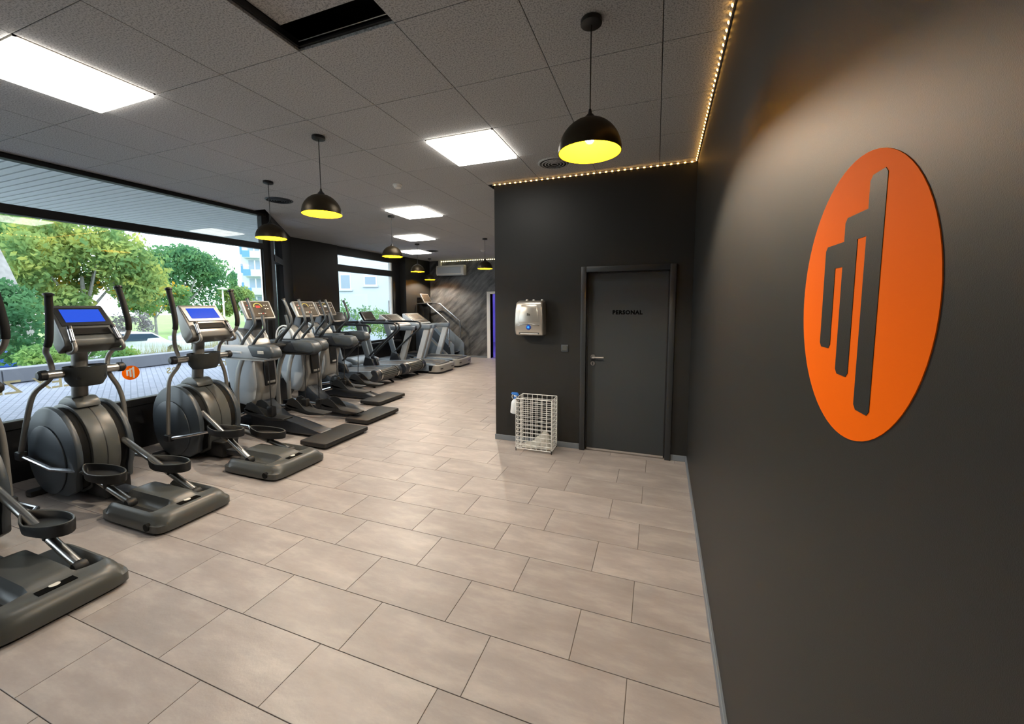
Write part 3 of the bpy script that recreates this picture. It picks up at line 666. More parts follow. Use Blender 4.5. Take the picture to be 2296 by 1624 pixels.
# ------------------------------------------------------------------ elliptical trainers
def elliptical(loc, label, ws, angL, angR, pedL, pedR, bezel, screen=True, pw=.2):
    """+x = rear (user side), y lateral. angX: arm swing (rad, + = grip rearwards). pedX: (front x, z at front, crank z)"""
    t = thing('elliptical_trainer', label, 'elliptical trainer', loc, 0, 'grey elliptical trainers')
    # rear base: height field with two roller channels
    bm = bmn(); NX, NY = 36, 40; G = []
    def hz(x, y):
        hy = .275*ws*(1 - .10*max(0, (x+.30)/.30)**2*0 )
        ax = (x+.36)/.37; ay = y/hy
        s = max(abs(ax), abs(ay)); c_ = (abs(ax)**6+abs(ay)**6)**(1/6)
        z = .135 - .03*(x+.36)/.36*0
        z += .035*math.exp(-((y/(.13*ws))**4))*(1 if x < -.2 else max(0, 1-(x+.2)/.08))*min(1, max(0, (-.06-x)/.1)) 
        for sy in (-1, 1):
            dy = abs(y - sy*.155*ws)
            if dy < .062*ws and x < -.16:
                k = min(1, (.062*ws-dy)/.012)*min(1, (-.16-x)/.02); z -= .06*k
        edge = max(0, (c_-.80)/.20); z *= math.sqrt(max(0, 1-edge**2.2*.72)) if edge < 1 else .5
        return z
    for j in range(NY+1):
        row = []
        for i in range(NX+1):
            u, v = -1+2*i/NX, -1+2*j/NY
            # round the plan corners
            x = u*math.sqrt(1-.14*v**6*abs(v))*1.0; y = v*math.sqrt(1-.14*abs(u)**7)
            X = -.36+.37*x; Y = .285*ws*y
            row.append(bm.verts.new((X, Y, hz(X, Y))))
        G.append(row)
    for j in range(NY):
        for i in range(NX): bm.faces.new((G[j][i], G[j][i+1], G[j+1][i+1], G[j+1][i]))
    ring = [G[0][i] for i in range(NX+1)] + [G[j][NX] for j in range(1, NY+1)] + [G[NY][i] for i in range(NX-1, -1, -1)] + [G[j][0] for j in range(NY-1, 0, -1)]
    low = [bm.verts.new((v.co.x*1.0, v.co.y, .018)) for v in ring]
    for k in range(len(ring)): bm.faces.new((ring[k], ring[(k+1)%len(ring)], low[(k+1)%len(ring)], low[k]))
    obj('rear_housing', bm, M['gun'], t, sharp=50)
    bm = bmn(); prismz(bm, rrect(.33, .25*ws, .08, 4, -.36, 0), 0, .03); obj('rubber_underside', bm, M['rubber'], t)
    for sy in (-1, 1):
        bm = bmn(); box(bm, -.71, -.185, sy*.155*ws-.05*ws, sy*.155*ws+.05*ws, .05, .084); obj('roller_track', bm, M['black'], t, sharp=0)
    bm = bmn(); box(bm, -.165, -.075, -.075*ws, .075*ws, .134, .1385); pl = obj('badge_plate', bm, M['blacktxt'], t, sharp=0)
    bm = bmn(); lathe(bm, [(0,.1398),(.022,.1398),(.022,.138)], 20, (-.12,0,0)); obj('badge_mark', bm, M['whitep'], pl)
    bm = bmn(); lathe(bm, [(0,0),(.028,0),(.028,.03),(0,.03)], 14, (-.12,-.292*ws,.055), 'y'); obj('transport_hole_shade', bm, M['blackm'], t)  # raised black disc, coloured as the shade inside a hole
    bm = bmn(); box(bm, -1.75, -.68, -.05, .05, .045, .105); bevel(bm, .012, 2); obj('floor_rail', bm, M['navy'], t)
    bm = bmn(); box(bm, -1.82, -1.72, -.29*ws, .29*ws, 0, .055); bevel(bm, .015, 2); obj('front_foot', bm, M['black'], t)
    bm = bmn(); box(bm, -1.3, -1.02, -.09, .09, 0.02, .19); bevel(bm, .02, 2); obj('lower_cover', bm, M['black'], t)
    # shroud
    def circ(cx, cz, rx, rz, a0, a1, n): return [(cx+rx*math.cos(math.radians(a0+(a1-a0)*k/n)), cz+rz*math.sin(math.radians(a0+(a1-a0)*k/n))) for k in range(n+1)]
    prof = circ(-1.535, .40, .40, .40, -28, 205, 22) + [(-1.80,.06),(-1.72,.03),(-1.35,.03),(-1.20,.10)]
    def shr(k, dx=0): return [(-1.535+(x+1.535)*k+dx, max(.03, .36+(z-.36)*k)) for x, z in prof]
    w0, w1, w2 = .10*ws, .155*ws, .205*ws
    bm = bmn(); prism(bm, shr(1.0), -w0, w0); bevel(bm, .014, 2, 40); obj('shroud', bm, M['gun'], t, sharp=30)
    bm = bmn(); prism(bm, shr(1.004), -.003, .003); obj('shroud_seam', bm, M['black'], t, sharp=30)
    for sy in (-1, 1):
        bm = bmn(); prism(bm, shr(.93), min(sy*w0, sy*w1), max(sy*w0, sy*w1)); obj('crank_slot', bm, M['blackm'], t, sharp=30)
        bm = bmn(); prism(bm, shr(.985), min(sy*w1, sy*w2), max(sy*w1, sy*w2)); bevel(bm, .016, 2, 40); sc = obj('side_cover', bm, M['gunblue'], t, sharp=30)
        bm = bmn(); prism(bm, [(x-.06, z-.09) for x, z in circ(-1.535, .42, .30, .30, 0, 360, 28)[:-1]], min(sy*w2, sy*(w2+.012)), max(sy*w2, sy*(w2+.012))); bevel(bm, .006, 2, 40); obj('side_disc', bm, M['gunblue'], sc, sharp=30)
    bm = bmn(); prism(bm, [(-1.68,.76),(-1.34,.77),(-1.37,.83),(-1.42,.86),(-1.54,.86),(-1.62,.82)], -.085, .085); bevel(bm, .02, 2); obj('mast_collar', bm, M['gun'], t)
    # mast, console
    bm = bmn(); tube(bm, [(-1.50,0,.74),(-1.44,0,1.1),(-1.39,0,1.40)], .052, 16, 3); obj('mast', bm, M['tubeg'], t)
    Mx = Matrix.Translation((-1.30,0,1.475)) @ Matrix.Rotation(math.radians(-38), 4, 'Y')
    bm = bmn(); prism(bm, [(-.10,-.20),(.03,-.215),(.055,-.17),(.035,.19),(.02,.205),(-.04,.19),(-.11,-.1)], -.20*ws, .20*ws)
    for v in bm.verts: v.co.y *= 1 - .14*max(0, v.co.z/.2)
    bevel(bm, .022, 3); rot(bm, Mx); con = obj('console', bm, M['gun'] if bezel != 'silver' else M['tubeg'], t)
    bm = bmn(); prism(bm, [(.036,.165),(.052,-.03),(.056,-.03),(.041,.165)], -.165*ws, .165*ws); rot(bm, Mx); obj('screen_bezel', bm, M['black'] if bezel != 'silver' else M['silver'], con)
    bm = bmn(); prism(bm, [(.041,.145),(.0535,.005),(.0575,.005),(.045,.145)], -.13*ws, .13*ws); rot(bm, Mx); scn = obj('screen', bm, M['screen'] if screen else M['screendk'], con)
    for k in range(6):
        bm = bmn(); box(bm, .050, .0535, (-.10+.04*k)*ws-.012, (-.10+.04*k)*ws+.012, .06, .078); rot(bm, Mx @ Matrix.Rotation(math.radians(-4.9), 4, 'Y')); obj('screen_icon', bm, M['carblue'], scn, sharp=0)
    bm = bmn(); prism(bm, [(.053,-.06),(.062,-.13),(.066,-.13),(.057,-.06)], -.125*ws, .125*ws); rot(bm, Mx); obj('reading_ledge', bm, M['blackm'], con)
    # cup holder tray
    bm = bmn()
    sec = []
    for k, (z, s) in enumerate(((1.135,1.0),(1.02,.94),(.965,.72))):
        ringp = []
        for a in range(24):
            an = 2*PI*a/24; x = .125*math.cos(an)*s; y = .145*ws*math.sin(an)*s
            ringp.append(bm.verts.new((-1.355+x*(1.1 if x > 0 else .8), y, z)))
        sec.append(ringp)
    for A, B in zip(sec, sec[1:]):
        for k in range(24): bm.faces.new((A[k], A[(k+1)%24], B[(k+1)%24], B[k]))
    bm.faces.new(sec[-1]); bmesh.ops.solidify(bm, geom=bm.faces[:], thickness=.012); tr = obj('cup_tray', bm, M['gun'], t, sharp=40)
    for sy in (-1, 1):
        bm = bmn(); lathe(bm, [(.05,1.128),(.044,1.128),(.044,1.03),(0,1.03)], 18, (-1.29, sy*.062*ws, 0)); obj('cup_well', bm, M['black'], tr)
    # pivot tube
    bm = bmn(); tube(bm, [(-1.375,-.245*ws,1.085),(-1.375,.245*ws,1.085)], .036, 16, 1); obj('pivot_tube', bm, M['steel'], t)
    for sy in (-1, 1):
        bm = bmn(); lathe(bm, [(0,sy*.055),(.028,sy*.052),(.042,sy*.038),(.043,0),(0,0)], 18, (-1.375, sy*.24*ws, 1.085), 'y'); obj('pivot_cap', bm, M['black'], t)
    # fixed grips
    bm = bmn(); tube(bm, [(-1.27,-.13*ws,1.27),(-1.20,-.16*ws,1.265),(-1.12,-.165*ws,1.275),(-1.09,-.16*ws,1.31),(-1.15,-.15*ws,1.40),(-1.18,-.145*ws,1.46)], .0145, 10, 4)
    tube(bm, [(-1.27,-.13*ws,1.27),(-1.30,0,1.265),(-1.27,.13*ws,1.27)], .0145, 10, 3)
    tube(bm, [(-1.27,.13*ws,1.27),(-1.20,.16*ws,1.265),(-1.12,.165*ws,1.275),(-1.09,.16*ws,1.31),(-1.15,.15*ws,1.40),(-1.18,.145*ws,1.46)], .0145, 10, 4)
    obj('fixed_handle', bm, M['tubeg'], t)
    for sy in (-1, 1):
        bm = bmn(); tube(bm, [(-1.125,sy*.155*ws,1.36),(-1.18,sy*.145*ws,1.46)], .0175, 12, 1); g_ = obj('pulse_sensor', bm, M['chrome'], t)
        bm = bmn(); tube(bm, [(-1.176,sy*.1455*ws,1.455),(-1.19,sy*.143*ws,1.478)], .0185, 12, 1); obj('sensor_collar', bm, M['black'], g_); bm = bmn(); tube(bm, [(-1.118,sy*.156*ws,1.35),(-1.125,sy*.155*ws,1.362)], .0185, 12, 1); obj('sensor_collar', bm, M['black'], g_)
    # moving arms
    arm = [(-.01,.73,.115),(.06,.55,.115),(.10,.39,.115),(.06,.275,.105),(-.055,.125,.03),(-.045,0,0),(-.035,-.08,.015),(-.06,-.21,.075),(-.05,-.40,.095),(-.05,-.84,.095)]
    ends = {}
    for sy, ang in ((-1, angL), (1, angR)):
        ca, sa = math.cos(ang), math.sin(ang)
        P = [(-1.375 + x*ca + z*sa, sy*(.185*ws + y), 1.085 - x*sa + z*ca) for x, z, y in arm]
        bm = bmn(); tube(bm, P, .0185, 12, 5); a_ = obj('swing_arm', bm, M['tubeg'], t)
        S = spline(P, 5)
        bm = bmn(); tube(bm, S[:13], .023, 12, 1); obj('foam_grip', bm, M['grip'], a_)
        q0 = Vector(P[0]); dq = (q0-Vector(S[1])).normalized()
        bm = bmn(); tube(bm, [q0-dq*.004, q0+dq*.010], .031, 14, 1); tube(bm, [q0+dq*.008, q0+dq*.016], (.029,.018), 14, 1); obj('end_cap', bm, M['black'], a_)
        e = Vector(P[-1]); ends[sy] = e
        bm = bmn(); box(bm, e.x-.04, e.x+.05, e.y-.028, e.y+.028, e.z-.045, e.z+.03); bevel(bm, .012, 2); obj('ankle_joint', bm, M['black'], a_)
    # pedals
    for sy, (fx, fz, cz, tilt) in ((-1, pedL), (1, pedR)):
        e = ends[sy]; py = sy*.155*ws; LP = .52
        P0 = Vector((fx, py, fz))
        Mp = Matrix.Translation(P0) @ Matrix.Rotation(tilt, 4, 'Y')
        # dish: pointed front, round rear
        def outline(k, n=28):
            o_ = []
            for q in range(n):
                a = 2*PI*q/n; cx_ = math.cos(a); sx_ = math.sin(a)
                x = LP/2 + LP/2*cx_; wdt = .095*(1 - .45*max(0, -cx_)**1.3)
                o_.append((LP/2+(x-LP/2)*k, wdt*sx_*k))
            return o_
        bm = bmn(); rings = []
        for k, z in ((.78,-.022),(.96,-.012),(1.0,.035),(.985,.046),(.90,.043),(.88,.012),(.86,.006)):
            lst = []
            for x, y in outline(k):
                zz = z + (.022*max(0, 1-x/(.5*LP)) if z > .03 else 0) - (.03*max(0,(x/LP-.55)) if z < 0 else 0)
                lst.append(bm.verts.new((x, y, zz)))
            rings.append(lst)
        for A, B in zip(rings, rings[1:]):
            n = len(A)
            for k in range(n): bm.faces.new((A[k], A[(k+1)%n], B[(k+1)%n], B[k]))
        bm.faces.new(rings[0][::-1]); bm.faces.new(rings[-1]); rot(bm, Mp); pd = obj('pedal', bm, M['black'], t, sharp=45)
        bm = bmn(); prismz(bm, outline(.82), .004, .010); rot(bm, Mp); obj('pedal_tread', bm, M['rubber'], pd)
        # lighter strip, the rim's highlight put into its colour
        bm = bmn(); pts_ = [Mp @ Vector((x, y, .046 + .022*max(0, 1-x/(.5*LP)))) for x, y in outline(.95)]; pts_.append(pts_[0]); tube(bm, pts_, .0045, 6, 1); obj('pedal_rim_highlight', bm, M['gun'], pd)
        # lever from arm to pedal
        bm = bmn(); f0 = Mp @ Vector((.02, 0, .0)); mid = e.lerp(f0, .66); mid.y = e.y*.93 + f0.y*.07; tube(bm, [e + Vector((.02,0,-.01)), mid, f0], .0165, 10, 1); obj('link_bar', bm, M['chrome'], t)
        # crank arm to roller
        c0 = Vector((-1.20, sy*.138*ws, cz)); pmid = Mp @ Vector((.30, 0, -.04)); rl = Vector((fx+.30+.30, py, .105))
        rl.x = min(rl.x, -.20)
        bm = bmn(); tube(bm, [c0, rl + Vector((-.02,0,.015))], .026, 12, 1); rb = obj('roller_beam', bm, M['steel'], t)
        bm = bmn(); lathe(bm, [(0,-.03),(.03,-.03),(.034,-.02),(.034,.02),(.03,.03),(0,.03)], 16, tuple(rl), 'y'); obj('roller', bm, M['rubber'], rb)
        bpt = c0.lerp(rl, max(.05, min(.95, (pmid.x-c0.x)/(rl.x-c0.x))))
        bm = bmn(); tube(bm, [bpt, pmid + Vector((0,0,.02))], .03, 10, 1); tube(bm, [pmid + Vector((-.04,0,.01)), pmid + Vector((.04,0,.01))], .034, 10, 1); obj('pedal_post', bm, M['black'], pd)
    return t
elliptical((-2.90,1.02,0), 'grey elliptical trainer at the end of the row furthest from the cross trainers', 1.0, .10, .02, (-1.1,.24,.30,.06), (-.86,.27,.46,-.08), 'dark', screen=False)
elliptical((-3.27,1.885,0), 'grey elliptical trainer with black framed lit blue screen', .95, .50, .0, (-1.15,.27,.26,-.02), (-.86,.27,.46,-.05), 'dark')
elliptical((-3.27,2.84,0), 'grey elliptical trainer with silver framed blue screen beside the vario trainers', 1.08, .13, .10, (-1.10,.33,.52,-.06), (-.94,.24,.28,-.02), 'silver')

# ------------------------------------------------------------------ cross trainers with side pods and rear step
def cross_trainer(loc, label, phL, phR, podm):
    """phX: (foot x offset, foot z, leg swing)"""
    t = thing('cross_trainer', label, 'cross trainer', loc, 0, 'cross trainers with rear step')
    bm = bmn(); prismz(bm, rrect(.20, .36, .03, 3, -.20, 0), .022, .075); bevel(bm, .012, 2, 40); obj('rear_step', bm, M['rubber'], t)
    bm = bmn(); prismz(bm, rrect(.17, .32, .03, 3, -.20, 0), 0, .03); obj('step_feet', bm, M['black'], t)
    prof = [(-.34,.03),(-.34,.085),(-.75,.17),(-1.05,.215),(-1.22,.32),(-1.35,.42),(-1.55,.42),(-1.55,.03)]
    bm = bmn(); prism(bm, prof, -.095, .095); bevel(bm, .02, 2); obj('centre_beam', bm, M['navy'], t)
    bm = bmn(); box(bm, -1.80, -1.68, -.30, .30, 0, .07); bevel(bm, .015, 2); obj('front_foot', bm, M['black'], t)
    bm = bmn(); box(bm, -1.9, -1.3, -.07, .07, .02, .14); obj('front_beam', bm, M['navy'], t, sharp=0)
    # shroud: light sides, taupe front face, black badge panel
    def pr_(k=1): return [(-1.30,.98),(-1.27,.62),(-1.33,.40),(-1.42,.31),(-1.62,.33),(-1.78,.55),(-1.86,.95),(-1.84,1.20),(-1.70,1.36),(-1.52,1.34),(-1.38,1.20)]
    bm = bmn(); prism(bm, pr_(), -.14, .14); bevel(bm, .05, 4, 25); obj('shroud', bm, M['silver'], t, sharp=40)
    for sy in (-1, 1):
        bm = bmn(); prism(bm, [(-1.55+(x+1.55)*.93-.03, .75+(z-.75)*.93) for x, z in pr_()], *sorted((sy*.12, sy*.165))); bevel(bm, .03, 3, 25); sd = obj('side_cover', bm, M['lightgrey'], t, sharp=40)
        for k, (r_, m_) in enumerate(((.19,M['white']),(.14,M['silver']))):
            bm = bmn(); lathe(bm, [(r_-.02,0),(r_,0),(r_,sy*.012),(r_-.02,sy*.012)], 32, (-1.66,sy*.165,1.16), 'y'); obj('flywheel_ring', bm, m_, sd)
    bm = bmn(); prism(bm, [(-1.262,.98),(-1.24,.62),(-1.262,.60),(-1.29,.62),(-1.29,.98)], -.072, .072); bevel(bm, .008, 2); bp_ = obj('badge_panel', bm, M['black'], t)
    bm = bmn(); box(bm, -1.244, -1.236, -.055, .055, .635, .665); bevel(bm, .004, 1); obj('badge', bm, M['silver'], bp_)
    # console neck and console
    bm = bmn(); prism(bm, [(-1.64,1.18),(-1.36,1.10),(-1.44,1.34),(-1.40,1.50),(-1.52,1.52),(-1.60,1.36)], -.075, .075); bevel(bm, .02, 2); obj('console_neck', bm, M['navy'], t)
    Mx = Matrix.Translation((-1.40,0,1.585)) @ Matrix.Rotation(math.radians(-28), 4, 'Y')
    bm = bmn(); prism(bm, [(-.035,-.13),(.012,-.135),(.02,.135),(-.05,.13)], -.20, .20); bevel(bm, .018, 3); rot(bm, Mx); con = obj('console', bm, M['silver'], t)
    bm = bmn(); box(bm, .008, .022, -.175, .175, -.112, .115); bevel(bm, .006, 1); rot(bm, Mx); pn = obj('console_panel', bm, M['panelface'], con)
    bm = bmn(); box(bm, .020, .0235, -.035, .025, .02, .055); rot(bm, Mx); obj('red_readout', bm, M['red'] if podm == 'light' else M['screendk'], pn, sharp=0)
    bm = bmn(); tube(bm, [(.0235, -.005+.055*math.cos(a), .035+.055*math.sin(a)) for a in [PI*k/8 for k in range(9)]], .005, 6, 1); rot(bm, Mx); obj('effort_arc', bm, M['yellow'], pn)
    rngc = random.Random(5)
    for k in range(12):
        yy = (-.14, -.12, .09, .125)[k % 4] if k < 8 else -.03+.03*(k-8); zz = .06-.05*(k//4) if k < 8 else -.06
        bm = bmn(); box(bm, .0205, .0235, yy-.009, yy+.009, zz-.005, zz+.005); rot(bm, Mx); obj('key', bm, M['whitep'] if k % 5 else M['redp'], pn, sharp=0)
    bm = bmn(); box(bm, -1.36, -1.10, -.14, .14, 1.10, 1.145); bevel(bm, .02, 2); tr = obj('cup_tray', bm, M['black'], t)
    bm = bmn(); lathe(bm, [(.05,1.15),(.055,1.15),(.055,1.14),(.05,1.14)], 20, (-1.2,.05,0)); obj('cup_ring', bm, M['gun'], tr)
    # side pods
    for sy in (-1, 1):
        bm = bmn(); prof = [(-1.76,1.045),(-1.72,1.005),(-.80,.99),(-.745,1.02),(-.735,1.09),(-.77,1.145),(-.85,1.165),(-1.74,1.15),(-1.775,1.10)]
        prism(bm, prof, *sorted((sy*.235, sy*.365))); bevel(bm, .028, 3, 25)
        pd = obj('side_pod', bm, M['lightgrey'] if sy < 0 and podm == 'light' else M['navy'], t, sharp=40)
        bm = bmn(); prism(bm, [(-1.16,1.168),(-1.08,1.02),(-.80,1.005),(-.728,1.03),(-.722,1.09),(-.765,1.155),(-.85,1.176)], *sorted((sy*.23, sy*.3705))); bevel(bm, .028, 3, 25); pe = obj('pod_end', bm, M['gunblue'], pd, sharp=40)
        bm = bmn(); box(bm, -.97, -.87, *sorted((sy*.366, sy*.374)), 1.07, 1.105); bevel(bm, .003, 1); obj('badge', bm, M['whitep'], pe)
        bm = bmn(); tube(bm, [(-1.7,sy*.368,1.075),(-1.25,sy*.368,1.075)], .013, 6, 1); obj('groove_trim', bm, M['lightgrey'] if sy < 0 and podm == 'light' else M['navy'], pd)
        bm = bmn(); box(bm, -1.72, -.86, *sorted((sy*.22, sy*.375)), .985, 1.0); obj('pod_rim', bm, M['silver'] if sy < 0 and podm == 'light' else M['black'], pd, sharp=0)
        bm = bmn(); box(bm, -1.45, -1.3, *sorted((sy*.10, sy*.26)), 1.03, 1.12); obj('pod_bracket', bm, M['black'], t, sharp=0)
    # handles: swing (long) and fixed (short)
    for sy, ph in ((-1, phL), (1, phR)):
        a = ph[2]
        P = [(-1.39,0,1.12),(-1.33,0,1.22),(-1.18,0,1.36),(-1.135,0,1.44),(-1.19,0,1.60),(-1.25,0,1.72)]
        P = [(x + a*(z-1.12), sy*(.27-.02*(z-1.12)), z) for x, _, z in P]
        bm = bmn(); tube(bm, P, .0185, 12, 5); hn = obj('swing_handle', bm, M['gunblue'], t)
        bm = bmn(); q = Vector(P[-1]); tube(bm, [q, q+Vector((-.004,0,.012))], .023, 12, 1); obj('handle_cap', bm, M['black'], hn)
        P = [(-1.34,sy*.16,1.13),(-1.26,sy*.16,1.22),(-1.12,sy*.17,1.33),(-1.09,sy*.17,1.38),(-1.12,sy*.165,1.52)]
        bm = bmn(); tube(bm, P, .0185, 12, 5); obj('fixed_handle', bm, M['gunblue'], t)
        # leg link, rod, foot plate
        fx, fz = ph[0], ph[1]
        bm = bmn(); P = [(-1.34,sy*.29,1.0),(-1.44,sy*.29,.80),(-1.49,sy*.29,.55),(-1.49,sy*.29,.24)]; tube(bm, P, .040, 10, 5, flat=.45); obj('leg_link', bm, M['silver'], t)
        bm = bmn(); tube(bm, [(-.93,sy*.27,1.0),(-.93-.02,sy*.25,fz+.05)], .006, 8, 1); obj('pull_rod', bm, M['black'], t)
        bm = bmn(); tube(bm, [(-1.50,sy*.27,.24),(fx-.02,sy*.20,fz+.0)], .024, 10, 1); lk = obj('foot_bar', bm, M['chrome'], t)
        bm = bmn(); box(bm, -1.0, -.90, sy*.25-.035, sy*.25+.035, fz-.02, fz+.11); bevel(bm, .02, 2); obj('rod_clevis', bm, M['black'], t)
        bm = bmn(); prism(bm, [(fx-.06,fz-.02),(fx+.34,fz-.075),(fx+.60,fz-.055),(fx+.62,fz-.03),(fx+.36,fz-.02),(fx+.0,fz+.05),(fx-.06,fz+.05)], sy*.20-.075, sy*.20+.075); bevel(bm, .012, 2); ft = obj('foot_plate', bm, M['rubber'], t)
        for s2 in (-1, 1):
            bm = bmn(); prism(bm, [(fx-.05,fz+.03),(fx+.0,fz+.115),(fx+.08,fz+.14),(fx+.17,fz+.105),(fx+.30,fz-.01),(fx+.02,fz+.0)], *sorted((sy*.20+s2*.066, sy*.20+s2*.075))); bevel(bm, .004, 1); obj('foot_guard', bm, M['rubber'], ft)
    return t
cross_trainer((-3.465,3.69,0), 'cross trainer with light grey side pod next to the elliptical trainers', (-1.35,.30,.02), (-1.12,.28,.0), 'light')
cross_trainer((-3.65,4.60,0), 'middle cross trainer of the three with rear steps', (-.85,.17,.02), (-1.05,.36,-.02), 'dark')
cross_trainer((-4.17,5.50,0), 'cross trainer with rear step next to the dark treadmill', (-1.05,.31,-.02), (-1.0,.27,.05), 'dark')

# ------------------------------------------------------------------ treadmills
def dark_treadmill(loc, label, cons):
    """+x = rear"""
    t = thing('dark_treadmill', label, 'treadmill', loc, 0, 'dark treadmills with ribbed rear roller')
    W = .40
    bm = bmn(); prism(bm, [(-1.75,.10),(-.10,.10),(-.05,.20),(-.10,.33),(-.75,.30),(-1.6,.26),(-1.75,.2)], -W+.07, W-.07); bevel(bm, .02, 2); obj('deck', bm, M['belt'], t)
    for sy in (-1, 1):
        bm = bmn(); prism(bm, [(-1.80,.12),(-.14,.18),(-.08,.26),(-.14,.345),(-.8,.315),(-1.7,.27)], *sorted((sy*(W-.075), sy*W))); bevel(bm, .018, 2); obj('side_rail', bm, M['bluegrey'], t)
        bm = bmn(); lathe(bm, [(0,0),(.105,0),(.115,sy*.01),(.115,sy*.10),(.10,sy*.115),(0,sy*.115)], 24, (-.06, sy*(W-.12), .255), 'y'); obj('roller_end', bm, M['navy'], t)
        bm = bmn(); lathe(bm, [(.112,0),(.118,0),(.118,sy*.03),(.112,sy*.03)], 24, (-.06, sy*(W-.15), .255), 'y'); obj('roller_band', bm, M['steel'], t)
        bm = bmn(); tube(bm, [(-.35,sy*(W-.1),.12),(-.18,sy*(W-.1),.04),(-.12,sy*(W-.1),0.012)], .02, 8, 3); obj('rear_foot', bm, M['black'], t)
        bm = bmn(); tube(bm, [(-1.6,sy*(W-.1),.12),(-1.6,sy*(W-.1),0.0)], .03, 8, 1); obj('front_foot', bm, M['black'], t)
    bm = bmn(); lathe(bm, [(0,-W+.15),(.10,-W+.15),(.10,W-.15),(0,W-.15)], 24, (-.06,0,.255), 'y'); ro = obj('rear_roller', bm, M['black'], t)
    for k in range(9):
        a = math.radians(-50+20*k); c, s = math.cos(a), math.sin(a)
        bm = bmn(); box(bm, .096, .106, -W+.16, W-.16, -.012, .012); rot(bm, Matrix.Translation((-.06,0,.255)) @ Matrix.Rotation(-a, 4, 'Y')); obj('roller_rib', bm, M['gun'], ro, sharp=0)
    bm = bmn(); prism(bm, [(-1.95,.05),(-1.30,.24),(-1.25,.34),(-1.5,.42),(-1.85,.40),(-1.98,.25)], -W, W); bevel(bm, .05, 3); obj('motor_cover', bm, M['bluegrey'], t, sharp=40)
    for sy in (-1, 1):
        bm = bmn(); prism(bm, [(-.86,.32),(-.74,.32),(-1.00,1.25),(-1.10,1.32),(-1.16,1.24)], *sorted((sy*(W-.02), sy*(W+.02)))); bevel(bm, .008, 2); up = obj('upright', bm, M['bluegrey'], t)
        bm = bmn(); prism(bm, [(-.98,.30),(-.66,.28),(-.74,.46),(-.92,.50)], *sorted((sy*(W-.03), sy*(W+.03)))); bevel(bm, .008, 2); ft = obj('upright_bracket', bm, M['navy'], up)
        for px_, pz_ in ((-.90,.45),(-.78,.43),(-.86,.36)):
            bm = bmn(); lathe(bm, [(0,sy*.006),(.012,sy*.005),(.012,0)], 10, (px_, sy*(W+.03), pz_), 'y'); obj('bolt', bm, M['steel'], ft)
        bm = bmn(); tube(bm, [(-1.25,sy*W,1.28),(-.95,sy*(W+.01),1.26),(-.22,sy*(W+.01),1.255),(-.10,sy*(W+.01),1.19),(-.14,sy*(W+.01),1.08),(-.50,sy*W,.80),(-.84,sy*W,.50)], .021, 10, 5); obj('handrail', bm, M['navy'], t)
    bm = bmn(); tube(bm, [(-1.08,-W,1.27),(-1.28,-W*.6,1.27),(-1.30,0,1.27),(-1.28,W*.6,1.27),(-1.08,W,1.27)], .03, 10, 4); obj('front_bar', bm, M['navy'], t)
    if cons:
        bm = bmn(); box(bm, -.03, .03, -.20, .20, -.12, .13); bevel(bm, .02, 2); rot(bm, Matrix.Translation((-1.27,0,1.38)) @ Matrix.Rotation(math.radians(-35), 4, 'Y')); c_ = obj('console', bm, M['navy'], t)
        bm = bmn(); box(bm, .028, .034, -.16, .16, -.08, .10); rot(bm, Matrix.Translation((-1.27,0,1.38)) @ Matrix.Rotation(math.radians(-35), 4, 'Y')); obj('screen', bm, M['screendk'], c_, sharp=0)
    return t
dark_treadmill((-5.10,6.62,0), 'dark treadmill with ribbed rear roller next to the cross trainers', True)
dark_treadmill((-5.12,7.58,0), 'dark treadmill with ribbed rear roller next to the silver treadmills', True)
